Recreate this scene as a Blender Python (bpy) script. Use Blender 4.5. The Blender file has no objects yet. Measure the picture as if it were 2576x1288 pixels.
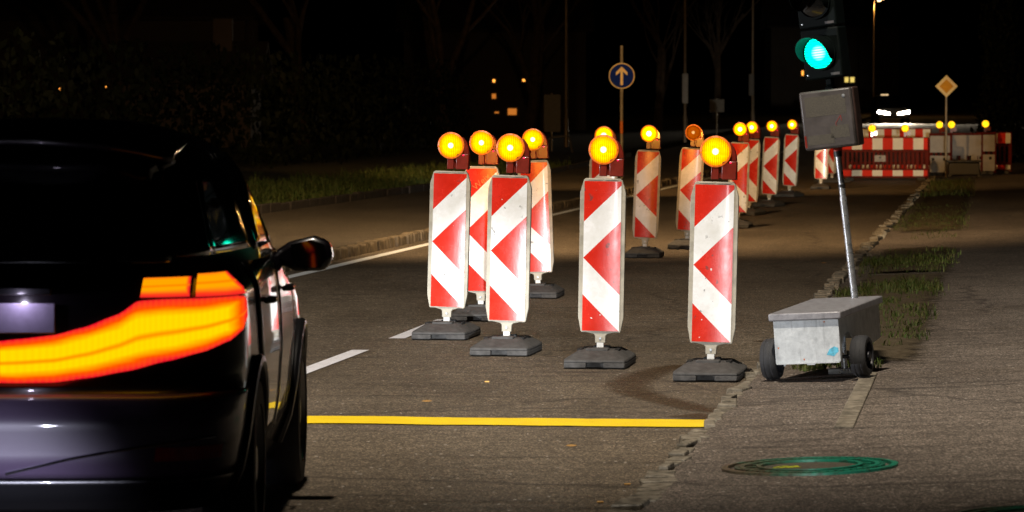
import bpy, bmesh, math, random
from mathutils import Vector, Matrix, Euler
R = math.radians
random.seed(7)
S = bpy.context.scene
COL = S.collection

# ---------------------------------------------------------------- camera
HC, FP, PITCH = 1.69, 9660.0, math.atan(362 / 9660.0)
CAM = Vector((0, 0, HC))
def ray(u, v):
    a, b = (u - 1288) / FP, -(v - 644) / FP
    c, s = math.cos(PITCH), math.sin(PITCH)
    return Vector((a, c + b * s, -s + b * c))
def atz(u, v, z=0.0):            # where the sight line of the photo meets height z
    d = ray(u, v); t = (z - HC) / d.z
    return CAM + d * t
def aty(u, v, y):                # ... or distance y
    d = ray(u, v); return CAM + d * (y / d.y)
cam = bpy.data.cameras.new('camera'); co = bpy.data.objects.new('camera', cam); COL.objects.link(co)
co.location = CAM; co.rotation_euler = (R(90) - PITCH, 0, 0)
cam.lens = 135; cam.sensor_width = 36; cam.clip_start = 0.5; cam.clip_end = 3000
cam.dof.use_dof = True; cam.dof.focus_distance = 27; cam.dof.aperture_fstop = 8
S.camera = co

# ---------------------------------------------------------------- materials
def nt(name):
    m = bpy.data.materials.new(name); m.use_nodes = True
    t = m.node_tree; t.nodes.clear()
    o = t.nodes.new('ShaderNodeOutputMaterial')
    return m, t, o
def N(t, kind, **kw):
    n = t.nodes.new(kind)
    for k, v in kw.items():
        if k in n.inputs.keys(): n.inputs[k].default_value = v
        else: setattr(n, k, v)
    return n
def L(t, a, b): t.links.new(a, b)
def ramp(t, src, stops):
    r = t.nodes.new('ShaderNodeValToRGB'); e = r.color_ramp.elements
    while len(e) < len(stops): e.new(0.5)
    for q, (p, c) in zip(e, stops):
        q.position = p; q.color = (*c, 1) if len(c) == 3 else c
    L(t, src, r.inputs[0]); return r.outputs[0]
def mix(t, fac, a, b, blend='MIX'):
    n = t.nodes.new('ShaderNodeMix'); n.data_type = 'RGBA'; n.blend_type = blend
    for s, v in ((n.inputs[0], fac), (n.inputs[6], a), (n.inputs[7], b)):
        if hasattr(v, 'node'): L(t, v, s)
        elif isinstance(v, (int, float)): s.default_value = v
        else: s.default_value = (*v, 1)
    return n.outputs[2]
def math_(t, op, a, b=0.0, c=0.0):
    n = t.nodes.new('ShaderNodeMath'); n.operation = op
    for s, v in zip(n.inputs, (a, b, c)):
        if hasattr(v, 'node'): L(t, v, s)
        else: s.default_value = v
    return n.outputs[0]
def noise(t, vec, scale, detail=3, rough=0.55):
    n = N(t, 'ShaderNodeTexNoise', Scale=scale, Detail=detail, Roughness=rough)
    L(t, vec, n.inputs['Vector']); return n.outputs['Fac']
def vorocol(t, vec, scale):
    n = N(t, 'ShaderNodeTexVoronoi', Scale=scale); L(t, vec, n.inputs['Vector']); return n
def mapping(t, vec, sc=(1, 1, 1), loc=(0, 0, 0), rot=(0, 0, 0)):
    n = N(t, 'ShaderNodeMapping'); n.inputs['Scale'].default_value = sc; n.inputs['Location'].default_value = loc; n.inputs['Rotation'].default_value = rot
    L(t, vec, n.inputs['Vector']); return n.outputs[0]
def objco(t): return t.nodes.new('ShaderNodeTexCoord').outputs['Object']
def bump(t, h, strength, dist):
    b = N(t, 'ShaderNodeBump', Strength=strength, Distance=dist); L(t, h, b.inputs['Height']); return b.outputs[0]
def prin(t, o, color, rough=0.5, metal=0.0, coat=0.0, normal=None, spec=0.5, coat_rough=0.05):
    p = N(t, 'ShaderNodeBsdfPrincipled')
    def put(k, v):
        if hasattr(v, 'node'): L(t, v, p.inputs[k])
        else: p.inputs[k].default_value = (*v, 1) if isinstance(v, tuple) else v
    put('Base Color', color); put('Roughness', rough); put('Metallic', metal); put('Coat Weight', coat)
    p.inputs['Coat Roughness'].default_value = coat_rough; put('Specular IOR Level', spec)
    if normal is not None: L(t, normal, p.inputs['Normal'])
    L(t, p.outputs[0], o.inputs[0]); return p
def M_plain(name, col, rough=0.5, metal=0.0, coat=0.0, var=0.25, scale=8.0, bmp=0.0, spec=0.5):
    m, t, o = nt(name); v = objco(t)
    n = noise(t, v, scale, 5, 0.65)
    dark = tuple(c * (1 - var) for c in col); lite = tuple(min(1, c * (1 + var)) for c in col)
    c = ramp(t, n, [(0.3, dark), (0.7, lite)])
    r = math_(t, 'ADD', math_(t, 'MULTIPLY', n, 0.2), rough - 0.1)
    prin(t, o, c, r, metal, coat, bump(t, noise(t, v, scale * 8, 3), bmp, 0.004) if bmp else None, spec)
    return m
def M_emit(name, col, strength):
    m, t, o = nt(name); e = N(t, 'ShaderNodeEmission', Strength=strength); e.inputs[0].default_value = (*col, 1)
    L(t, e.outputs[0], o.inputs[0]); return m

def M_asphalt(name, c0, c1, speck, rot, patch=True, seamy=0.0, warm=(0.105, 0.07, 0.04)):
    m, t, o = nt(name); v = objco(t)
    big = noise(t, mapping(t, v, (0.9, 0.22, 1), rot=(0, 0, rot)), 0.9, 5, 0.6)
    mid = noise(t, v, 7, 5, 0.7)
    streak = noise(t, mapping(t, v, (0.35, 2.6, 1), rot=(0, 0, rot)), 2.2, 5, 0.65)
    base = mix(t, ramp(t, big, [(0.3, (0, 0, 0)), (0.72, (1, 1, 1))]), c0, c1)
    base = mix(t, ramp(t, mid, [(0.35, (0.72, 0.72, 0.72)), (0.7, (1.2, 1.2, 1.2))]), base, base)
    k = ramp(t, mid, [(0.25, (0.68,) * 3), (0.75, (1.22,) * 3)])
    base = mix(t, 1.0, base, k, 'MULTIPLY')
    k2 = ramp(t, streak, [(0.3, (0.4,) * 3), (0.45, (0.95,) * 3), (0.8, (1.18,) * 3)])  # shade of raking light over bumps, painted in as dark streaks
    base = mix(t, 0.8, base, k2, 'MULTIPLY')
    vg = mapping(t, v, (1, 0.4, 1)); v1 = vorocol(t, vg, 120); v2 = vorocol(t, vg, 38)
    sep = N(t, 'ShaderNodeSeparateColor'); L(t, v1.outputs['Color'], sep.inputs[0])
    agg = ramp(t, sep.outputs[0], [(0.0, (0.38,) * 3), (0.5, (0.95,) * 3), (0.86, (1.38,) * 3), (0.97, (2.3,) * 3)])
    base = mix(t, speck, base, agg, 'MULTIPLY')
    sep2 = N(t, 'ShaderNodeSeparateColor'); L(t, v2.outputs['Color'], sep2.inputs[0])
    grit = ramp(t, sep2.outputs[1], [(0.962, (0,) * 3), (0.975, (1,) * 3)])
    dot = ramp(t, v2.outputs['Distance'], [(0.25, (1,) * 3), (0.35, (0,) * 3)])
    gm = math_(t, 'MULTIPLY', math_(t, 'MULTIPLY', grit, dot), 0.75)
    base = mix(t, gm, base, (0.42, 0.38, 0.33))
    # cracks
    cr = N(t, 'ShaderNodeTexVoronoi', feature='DISTANCE_TO_EDGE', Scale=0.22)
    wob = N(t, 'ShaderNodeTexNoise', Scale=1.6, Detail=5); L(t, v, wob.inputs['Vector'])
    vv = N(t, 'ShaderNodeVectorMath', operation='MULTIPLY_ADD'); L(t, wob.outputs['Color'], vv.inputs[0]); vv.inputs[1].default_value = (0.7, 0.7, 0); L(t, v, vv.inputs[2])
    L(t, vv.outputs[0], cr.inputs['Vector'])
    cm = ramp(t, cr.outputs['Distance'], [(0.0, (1,) * 3), (0.006, (0,) * 3)])
    base = mix(t, math_(t, 'MULTIPLY', cm, 0.6), base, (0.012, 0.009, 0.007))
    h = math_(t, 'ADD', math_(t, 'MULTIPLY', v1.outputs['Distance'], -1.0), math_(t, 'MULTIPLY', mid, 0.8))
    nrm = bump(t, h, 0.5, 0.008)
    nn = N(t, 'ShaderNodeBump', Strength=0.7, Distance=0.09); L(t, math_(t, 'ADD', streak, math_(t, 'MULTIPLY', mid, 0.35)), nn.inputs['Height']); L(t, nrm, nn.inputs['Normal'])
    rr = ramp(t, big, [(0.3, (0.72,) * 3), (0.7, (0.9,) * 3)])
    prin(t, o, base, rr, 0, 0, nn.outputs[0], 0.3)
    return m
ROT = math.atan(0.125)
m_road = M_asphalt('road asphalt', (0.080, 0.062, 0.043), (0.148, 0.118, 0.084), 0.9, ROT)
m_pave = M_asphalt('pavement asphalt', (0.088, 0.071, 0.058), (0.166, 0.138, 0.113), 0.95, ROT)
m_path = M_asphalt('left path asphalt', (0.062, 0.050, 0.036), (0.10, 0.083, 0.06), 0.7, ROT)
def M_paint(name, col, wear, dirt):
    m, t, o = nt(name); v = objco(t)
    n = noise(t, v, 60, 4, 0.7); n2 = noise(t, v, 5, 4)
    vo = vorocol(t, v, 90)
    c = mix(t, ramp(t, n2, [(0.35, (0,) * 3), (0.75, (1,) * 3)]), tuple(x * dirt for x in col), col)
    c = mix(t, ramp(t, n, [(wear, (0,) * 3), (wear + 0.12, (1,) * 3)]), tuple(x * 0.45 for x in col), c)
    prin(t, o, c, 0.55, 0, 0, bump(t, vo.outputs['Distance'], 0.6, 0.006), 0.5)
    return m
m_white_paint = M_paint('white road paint', (0.80, 0.86, 0.92), 0.30, 0.9)
m_tape_white = M_paint('white marking foil', (0.80, 0.80, 0.86), 0.33, 0.85)
m_yellow = M_paint('yellow marking foil', (0.90, 0.64, 0.01), 0.22, 0.85)
m_soil = M_plain('soil', (0.06, 0.046, 0.03), 0.95, var=0.6, scale=9, bmp=1.0, spec=0.1)
m_ground = M_plain('night ground', (0.02, 0.022, 0.012), 0.95, var=0.5, scale=0.6, spec=0.1)
m_stone = M_plain('kerb stone', (0.15, 0.12, 0.08), 0.85, var=0.55, scale=5, bmp=1.0, spec=0.2)
m_stone2 = M_plain('sett stone', (0.16, 0.14, 0.108), 0.85, var=0.75, scale=14, bmp=1.0, spec=0.2)
m_kerb_dark = M_plain('concrete edging', (0.06, 0.052, 0.045), 0.9, var=0.4, scale=6, bmp=0.8, spec=0.2)

# stripes on the sheeting: lies in the film itself
def M_film():
    m, t, o = nt('retroreflective film'); uv = N(t, 'ShaderNodeUVMap'); uv.uv_map = 'UVMap'
    sp = N(t, 'ShaderNodeSeparateXYZ'); L(t, uv.outputs[0], sp.inputs[0]); u, v = sp.outputs[0], sp.outputs[1]   # v down, in metres
    info = t.nodes.new('ShaderNodeObjectInfo')
    k = 0.98
    def lt(a, b): return math_(t, 'LESS_THAN', a, b)
    uk = math_(t, 'MULTIPLY', u, k)
    top = lt(v, math_(t, 'SUBTRACT', 0.272, uk))
    midr = math_(t, 'MULTIPLY', lt(math_(t, 'SUBTRACT', 0.512, uk), v), lt(v, math_(t, 'ADD', 0.512, uk)))
    low = lt(math_(t, 'ADD', 0.757, uk), v)
    red = math_(t, 'ADD', math_(t, 'ADD', top, midr), low)
    ob = objco(t); rv = N(t, 'ShaderNodeVectorMath', operation='ADD'); L(t, ob, rv.inputs[0])
    cmb = N(t, 'ShaderNodeCombineXYZ'); L(t, math_(t, 'MULTIPLY', info.outputs['Random'], 37.0), cmb.inputs[0]); L(t, cmb.outputs[0], rv.inputs[1]); pv = rv.outputs[0]
    g = noise(t, pv, 6, 5, 0.7); fine = noise(t, mapping(t, pv, (40, 40, 6)), 1.0, 4, 0.7)
    white = mix(t, ramp(t, g, [(0.3, (0,) * 3), (0.62, (1,) * 3)]), (0.66, 0.66, 0.62), (0.82, 0.83, 0.83))
    redc = mix(t, ramp(t, g, [(0.3, (0,) * 3), (0.65, (1,) * 3)]), (0.52, 0.016, 0.006), (0.66, 0.022, 0.008))
    c = mix(t, red, white, redc)
    c = mix(t, ramp(t, fine, [(0.22, (0.3,) * 3), (0.33, (0,) * 3)]), c, mix(t, 0.6, c, (0.12, 0.11, 0.10)))
    # scuffs
    sc = N(t, 'ShaderNodeTexNoise', Scale=26.0, Detail=2.0); L(t, mapping(t, pv, (1, 1, 0.8)), sc.inputs['Vector'])
    big = noise(t, pv, 4.5, 2)
    s1 = ramp(t, sc.outputs['Fac'], [(0.655, (0,) * 3), (0.67, (1,) * 3)])
    s2 = ramp(t, big, [(0.52, (0,) * 3), (0.58, (1,) * 3)])
    c = mix(t, math_(t, 'MULTIPLY', math_(t, 'MULTIPLY', s1, s2), 0.65), c, (0.06, 0.055, 0.05))
    chip = N(t, 'ShaderNodeTexNoise', Scale=34.0, Detail=1.0); L(t, mapping(t, pv, (1, 1, 1), (3, 9, 1)), chip.inputs['Vector'])
    ch = math_(t, 'MULTIPLY', ramp(t, chip.outputs['Fac'], [(0.79, (0,) * 3), (0.80, (1,) * 3)]), red)
    c = mix(t, ch, c, (0.7, 0.68, 0.66))
    prin(t, o, c, math_(t, 'ADD', math_(t, 'MULTIPLY', g, 0.25), 0.14), 0, 0.25, bump(t, noise(t, mapping(t, pv, (1, 1, 0.35)), 30, 3), 0.12, 0.004), 0.5, 0.08)
    return m
m_film = M_film()
m_frame = M_plain('weathered white plastic', (0.36, 0.33, 0.26), 0.5, var=0.3, scale=12, bmp=0.3)
m_post = M_plain('white post plastic', (0.62, 0.62, 0.60), 0.45, var=0.2, scale=14)
m_foot = M_plain('recycled dark plastic', (0.060, 0.058, 0.056), 0.8, var=0.45, scale=16, bmp=1.0, spec=0.35)
m_lamp_red = M_plain('dark red lamp plastic', (0.17, 0.016, 0.008), 0.33, var=0.25, scale=20, coat=0.2)
m_lamp_orange = M_plain('orange lamp rim plastic', (0.55, 0.13, 0.015), 0.4, var=0.25, scale=30)
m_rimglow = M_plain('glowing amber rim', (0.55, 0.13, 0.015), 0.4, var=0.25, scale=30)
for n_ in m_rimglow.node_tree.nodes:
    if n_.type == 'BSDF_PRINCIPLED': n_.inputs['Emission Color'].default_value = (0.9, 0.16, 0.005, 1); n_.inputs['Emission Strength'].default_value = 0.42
m_dark = M_plain('black plastic', (0.012, 0.013, 0.013), 0.45, var=0.3, scale=10)
m_black = M_plain('matt black', (0.006, 0.006, 0.006), 0.8, var=0.3, scale=10)
m_led = M_emit('red indicator', (1.0, 0.01, 0.06), 5)
def M_lens(name, s, edge, mid, hot, hotsize):
    m, t, o = nt(name); v = objco(t)
    sp = N(t, 'ShaderNodeSeparateXYZ'); L(t, v, sp.inputs[0])
    x, z = sp.outputs[0], math_(t, 'SUBTRACT', sp.outputs[2], 1.437)
    r = math_(t, 'SQRT', math_(t, 'ADD', math_(t, 'MULTIPLY', x, x), math_(t, 'MULTIPLY', z, z)))
    w = noise(t, mapping(t, v, (30, 1, 8)), 1.0, 3)
    rib = math_(t, 'SINE', math_(t, 'ADD', math_(t, 'MULTIPLY', x, 470.0), math_(t, 'MULTIPLY', w, 2.0)))
    ribk = math_(t, 'ADD', math_(t, 'MULTIPLY', rib, 0.22), 0.86)
    q = math_(t, 'DIVIDE', r, 0.092)
    c = ramp(t, q, [(0.0, hot), (hotsize, hot), (hotsize + 0.12, mid), (0.62, mid), (1.0, edge)])
    crack = noise(t, mapping(t, v, (14, 1, 30)), 1.0, 3)
    c = mix(t, 1.0, c, ramp(t, crack, [(0.3, (0.78,) * 3), (0.6, (1.05,) * 3)]), 'MULTIPLY')
    e = N(t, 'ShaderNodeEmission'); L(t, c, e.inputs[0]); L(t, math_(t, 'MULTIPLY', ribk, s), e.inputs[1])
    L(t, e.outputs[0], o.inputs[0]); return m
m_lens = M_lens('lit amber lens', 1.5, (0.95, 0.29, 0.0), (1.2, 0.76, 0.0), (2.6, 2.4, 1.7), 0.13)
m_lens_far = M_lens('bright amber lens', 2.4, (0.9, 0.26, 0.0), (1.2, 0.68, 0.0), (1.8, 1.6, 1.0), 0.25)
m_lens_dim = M_lens('weak amber lens', 1.0, (0.30, 0.035, 0.0), (0.62, 0.10, 0.0), (1.6, 0.9, 0.3), 0.12)
m_galv = None
def M_galv(name, c0, c1, rough, metal):
    m, t, o = nt(name); v = objco(t)
    n = noise(t, v, 14, 6, 0.75); n2 = noise(t, mapping(t, v, (8, 8, 1.4)), 3, 4, 0.6)
    vo = vorocol(t, v, 55); sp = N(t, 'ShaderNodeSeparateColor'); L(t, vo.outputs['Color'], sp.inputs[0])
    c = mix(t, ramp(t, n, [(0.3, (0,) * 3), (0.7, (1,) * 3)]), c0, c1)
    c = mix(t, 0.16, c, mix(t, sp.outputs[0], (0.2,) * 3, (0.8,) * 3), 'SOFT_LIGHT')
    c = mix(t, ramp(t, n2, [(0.28, (0.55,) * 3), (0.45, (0,) * 3)]), c, tuple(x * 0.5 for x in c0))
    prin(t, o, c, math_(t, 'ADD', math_(t, 'MULTIPLY', sp.outputs[0], 0.18), rough - 0.09), metal, 0, bump(t, n, 0.2, 0.01), 0.5)
    return m
m_galv = M_galv('galvanised sheet', (0.38, 0.41, 0.43), (0.60, 0.64, 0.66), 0.55, 0.1)
m_galv_top = M_galv('galvanised lid', (0.19, 0.185, 0.20), (0.30, 0.30, 0.32), 0.5, 0.2)
m_pole = M_galv('galvanised tube', (0.34, 0.36, 0.38), (0.5, 0.52, 0.54), 0.34, 0.75)
m_rubber = M_plain('tyre rubber', (0.022, 0.023, 0.026), 0.75, var=0.35, scale=25, bmp=0.4)
m_rim = M_plain('black rim plastic', (0.016, 0.017, 0.022), 0.4, var=0.3, scale=20)
m_cabinet = M_plain('grey cabinet enamel', (0.058, 0.050, 0.047), 0.45, var=0.3, scale=9)
m_cab_side = M_plain('brown cabinet side', (0.035, 0.018, 0.014), 0.5, var=0.2, scale=9)
m_signal = M_plain('dark green black signal plastic', (0.0025, 0.0045, 0.0042), 0.6, var=0.3, scale=12, spec=0.08)
m_red_clamp = M_plain('red clamp', (0.3, 0.02, 0.012), 0.5, var=0.2)

# ---------------------------------------------------------------- mesh helper
class MB:
    def __init__(s): s.v = []; s.f = []; s.mi = []; s.uv = {}
    def add(s, vs, fs, mi=0, uvs=None):
        b = len(s.v); s.v += [tuple(p) for p in vs]
        for f in fs:
            if uvs: s.uv[len(s.f)] = [uvs[i] for i in f]
            s.f.append([b + i for i in f]); s.mi.append(mi)
    def box(s, c, d, mi=0, m=None, taper=(1, 1)):
        x, y, z = (q / 2 for q in d); tx, ty = taper
        p = [Vector((i * x * (tx if k > 0 else 1), j * y * (ty if k > 0 else 1), k * z)) for k in (-1, 1) for j in (-1, 1) for i in (-1, 1)]
        if m is not None: p = [m @ q for q in p]
        p = [q + Vector(c) for q in p]
        s.add(p, [(0, 2, 3, 1), (4, 5, 7, 6), (0, 1, 5, 4), (2, 6, 7, 3), (0, 4, 6, 2), (1, 3, 7, 5)], mi)
    def tube(s, pts, rad, n=10, mi=0, cap=True):
        pts = [Vector(p) for p in pts]
        if not hasattr(rad, '__len__'): rad = [rad] * len(pts)
        rings = []; vs = []
        for i, p in enumerate(pts):
            t = (pts[min(i + 1, len(pts) - 1)] - pts[max(i - 1, 0)]).normalized()
            a = t.orthogonal().normalized() if i == 0 else (a - t * a.dot(t)).normalized()
            b = t.cross(a)
            for k in range(n):
                g = 2 * math.pi * k / n; vs.append(p + (a * math.cos(g) + b * math.sin(g)) * rad[i])
        fs = []
        for i in range(len(pts) - 1):
            for k in range(n):
                k2 = (k + 1) % n; fs.append((i * n + k, i * n + k2, (i + 1) * n + k2, (i + 1) * n + k))
        if cap: fs.append(tuple(range(n))[::-1]); fs.append(tuple((len(pts) - 1) * n + k for k in range(n)))
        s.add(vs, fs, mi)
    def lathe(s, prof, n=28, mi=0, m=Matrix(), closed=False):     # profile (r, h) about local Z
        vs = [m @ Vector((r * math.cos(2 * math.pi * k / n), r * math.sin(2 * math.pi * k / n), h)) for r, h in prof for k in range(n)]
        fs = []; P = len(prof)
        for i in range(P if closed else P - 1):
            i2 = (i + 1) % P
            for k in range(n):
                k2 = (k + 1) % n; fs.append((i * n + k, i * n + k2, i2 * n + k2, i2 * n + k))
        s.add(vs, fs, mi)
    def prism(s, poly, m, depth, mi=0):                             # polygon in local xy, thickness along local z
        n = len(poly)
        vs = [m @ Vector((x, y, 0)) for x, y in poly] + [m @ Vector((x, y, depth)) for x, y in poly]
        fs = [tuple(range(n))[::-1], tuple(range(n, 2 * n))] + [(i, (i + 1) % n, n + (i + 1) % n, n + i) for i in range(n)]
        s.add(vs, fs, mi)
    def grid(s, fn, nu, nv, mi=0, uvf=None):
        vs = [fn(i / nu, j / nv) for j in range(nv + 1) for i in range(nu + 1)]
        uvs = [uvf(i / nu, j / nv) for j in range(nv + 1) for i in range(nu + 1)] if uvf else None
        W = nu + 1
        s.add(vs, [(j * W + i, j * W + i + 1, (j + 1) * W + i + 1, (j + 1) * W + i) for j in range(nv) for i in range(nu)], mi, uvs)
    def build(s, name, mats, parent=None, bevel=0, sharp=38, flat=False, recalc=True):
        me = bpy.data.meshes.new(name); me.from_pydata(s.v, [], s.f)
        if not isinstance(mats, (list, tuple)): mats = [mats]
        for m in mats: me.materials.append(m)
        me.polygons.foreach_set('material_index', s.mi)
        if s.uv:
            uvl = me.uv_layers.new(name='UVMap')
            for p in me.polygons:
                q = s.uv.get(p.index)
                if q:
                    for li, c in zip(p.loop_indices, q): uvl.data[li].uv = c
        if recalc:
            bm = bmesh.new(); bm.from_mesh(me); bmesh.ops.recalc_face_normals(bm, faces=bm.faces); bm.to_mesh(me); bm.free()
        if not flat:
            me.polygons.foreach_set('use_smooth', [True] * len(me.polygons)); me.set_sharp_from_angle(angle=R(sharp))
        me.update()
        o = bpy.data.objects.new(name, me); COL.objects.link(o)
        if parent is not None: o.parent = parent
        if bevel:
            b = o.modifiers.new('bevel', 'BEVEL'); b.width = bevel; b.segments = 2; b.limit_method = 'ANGLE'; b.angle_limit = R(40)
        return o
XZ = Matrix(((1, 0, 0, 0), (0, 0, 1, 0), (0, 1, 0, 0), (0, 0, 0, 1)))   # local (x,y,depth) -> (x, depth, z=y)

def tag(o, label, cat=None, group=None, kind=None):
    o['label'] = label
    if cat: o['category'] = cat
    if group: o['group'] = group
    if kind: o['kind'] = kind
    return o
def thing(name, label, cat, loc=(0, 0, 0), rz=0, group=None):
    o = bpy.data.objects.new(name, None); COL.objects.link(o); o.empty_display_size = 0.2
    o.location = loc; o.rotation_euler = (0, 0, rz); return tag(o, label, cat, group)
def struct(o, label=None):
    o['kind'] = 'structure'
    if label: o['label'] = label
    return o
def copy_tree(o, parent=None):
    c = o.copy(); COL.objects.link(c)
    if parent is not None: c.parent = parent
    for ch in list(o.children): copy_tree(ch, c)
    return c
def light(name, kind, loc, energy, color, parent=None, target=None, **kw):
    d = bpy.data.lights.new(name, kind); d.energy = energy; d.color = color
    for k, v in kw.items(): setattr(d, k, v)
    o = bpy.data.objects.new(name, d); COL.objects.link(o); o.location = loc
    if parent is not None: o.parent = parent
    if target is not None: o.rotation_euler = (Vector(target) - Vector(loc)).to_track_quat('-Z', 'Y').to_euler()
    return o

# ---------------------------------------------------------------- setting: ground, road, pavements
def hill(y): return 0.0 if y < 100 else (0.0092 * (y - 100) if y < 330 else 2.116)
def rd(n, y, z=0.0): return Vector((-1.485 + 0.125 * y + n, y, z + hill(y)))     # n metres right of the right-hand kerb line
def strip(n0, n1, ys, z0, z1, name, mat, sub=1):
    mb = MB()
    def f(u, v):
        y = ys[round(v * (len(ys) - 1))]; return rd(n0 + (n1 - n0) * u, y, z0 + (z1 - z0) * u)
    mb.grid(f, sub, len(ys) - 1); return mb.build(name, mat)
YS = [-40, 0, 20, 40, 70, 100, 110, 130, 160, 200, 250, 300, 330, 400]
mb = MB()
GY = [-120, -40, 0, 50, 100, 130, 200, 330, 500, 1200]
GX = [-700, -200, -60, -10, 20, 60, 200, 700]
mb.grid(lambda u, v: Vector((GX[round(u * 7)], GY[round(v * 9)], -0.05 + hill(GY[round(v * 9)]))), 7, 9)
struct(mb.build('ground', m_ground))
# carriageway and the mouth of the side street on the left
mb = MB()
def roadf(u, v): y = YS[round(v * (len(YS) - 1))]; return rd(-6.0 + 6.0 * u, y)
mb.grid(roadf, 1, len(YS) - 1)
def sidef(u, v): return rd(-46 + 40 * u, -40 + 78 * v)
mb.grid(sidef, 1, 2)
struct(mb.build('road', m_road))
# right pavement, rising away from the road
SL = 0.034
def pz(n): return 0.018 + SL * max(n, 0)
struct(strip(0.0, 3.4, YS, pz(0), pz(3.4), 'pavement', m_pave), None)
struct(strip(3.4, 60.0, YS, pz(3.4) - 0.004, pz(3.4) + 0.3, 'lawn', m_ground), None)
# left pavement
mb = MB()
PY = [38.6, 45, 60, 80, 100, 110, 130, 200, 330, 400]
mb.grid(lambda u, v: rd(-9.8 + 3.68 * u, PY[round(v * 9)], 0.12), 1, 9)
# rounded corner towards the side street
c0 = rd(-9.8, 38.6, 0.12); fan = [c0] + [rd(-9.8 + 3.68 * math.cos(a), 38.6 - 1.6 * math.sin(a), 0.12) for a in [i * math.pi / 16 for i in range(9)]]
mb.add(fan, [(0, i, i + 1) for i in range(1, 9)])
struct(mb.build('path', m_path))
# left kerb of upright stones
mb = MB(); y = 38.6; rnd = random.Random(3)
while y < 120:
    w = rnd.uniform(0.16, 0.34) * (1 if y < 70 else 2)
    h = 0.125 + rnd.uniform(-0.012, 0.012)
    if 46.5 < y < 46.7: y += 0.25
    ms = Matrix.Rotation(-ROT + rnd.uniform(-0.05, 0.05), 3, 'Z') @ Matrix.Rotation(rnd.uniform(-0.05, 0.05), 3, 'X')
    mb.box(rd(-6.06 + rnd.uniform(-0.012, 0.012), y + w / 2, h / 2 - 0.03), (0.16, w - 0.012, h + 0.06), 0, ms, (0.82, 0.94)); y += w
a = 0
for i in range(13):
    an = i * math.pi / 26 * 1.0
    p = rd(-9.8 + 3.74 * math.cos(an), 38.6 - 1.66 * math.sin(an), 0)
    mb.box(p + Vector((0, 0, 0.04)), (0.15, 0.27, 0.17), 0, Matrix.Rotation(an * 0.9 + rnd.uniform(-0.06, 0.06), 3, 'Z'), (0.8, 0.92))
struct(mb.build('left_kerb', m_stone, bevel=0.02))
mb = MB(); y = 38.6
while y < 120:
    w = rnd.uniform(0.7, 1.0)
    mb.box(rd(-9.86 + rnd.uniform(-0.02, 0.02), y + w / 2, 0.13 + rnd.uniform(-0.015, 0.015)), (0.1, w - 0.02, 0.24), 0, Matrix.Rotation(-ROT, 3, 'Z')); y += w
struct(mb.build('path_edging', m_kerb_dark, bevel=0.015))
# right kerb: worn flush setts
mb = MB(); y = 13.5
while y < 118:
    far = 1 if y < 40 else 2.2
    w = rnd.uniform(0.13, 0.36) * far
    wd = rnd.uniform(0.13, 0.2) if y < 17.8 else (rnd.uniform(0.05, 0.13) if y < 26 else rnd.uniform(0.11, 0.15))
    zt = pz(0) + rnd.uniform(-0.004, 0.026) + (0.03 if y > 27 else 0)
    ms = Matrix.Rotation(-ROT + rnd.uniform(-0.18, 0.18), 3, 'Z') @ Matrix.Rotation(rnd.uniform(-0.06, 0.06), 3, 'Y')
    mb.box(rd(-0.03 + rnd.uniform(-0.02, 0.02), y + w / 2, zt / 2 - 0.03), (wd, w - rnd.uniform(0.015, 0.06), zt + 0.06), 0, ms, (0.85, 0.9)); y += w
struct(mb.build('right_kerb', m_stone2, bevel=0.006))
# markings
def quads(name, mat, rows):   # rows: list of (left, right) points
    mb = MB()
    for l, r in zip(rows, rows[1:]):
        mb.add([l[0], l[1], r[1], r[0]], [(0, 1, 2, 3)])
    return struct(mb.build(name, mat))
quads('left_edge_line', m_white_paint, [(rd(-5.78 - 0.0007 * (y - 40), y, 0.005), rd(-5.64 - 0.0007 * (y - 40), y, 0.005)) for y in (33, 36, 45, 60, 80, 100, 110, 130, 200)])
def dash(a, b, w):
    p, q = Vector(a), Vector(b); mb = MB()
    mb.add([p, p + Vector((w, 0, 0)), q + Vector((w, 0, 0)), q], [(0, 1, 2, 3)]); return struct(mb.build('lane_dash', m_tape_white))
dash(atz(693, 951, 0.005), atz(885, 880, 0.005), 0.125)
dash(atz(977, 851, 0.005), atz(1100, 803, 0.005), 0.12)
rw = random.Random(5)
rows = []
for i in range(21):
    k = i / 20; u = 560 + (1787 - 560) * k
    top, bot = 1045 + 10.5 * k + rw.uniform(-0.5, 0.5), 1063 + 11 * k + rw.uniform(-0.5, 0.5)
    if 760 < u < 1030: top -= 1.6; bot -= 1.2
    if i == 20: a, b = atz(1789, top, 0.006), atz(1772, bot, 0.006)
    else: a, b = atz(u, top, 0.006), atz(u, bot, 0.006)
    rows.append((b, a))
rows.insert(0, (atz(300, 1061, 0.006), atz(300, 1044, 0.006)))
quads('stop_line', m_yellow, rows)

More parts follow.
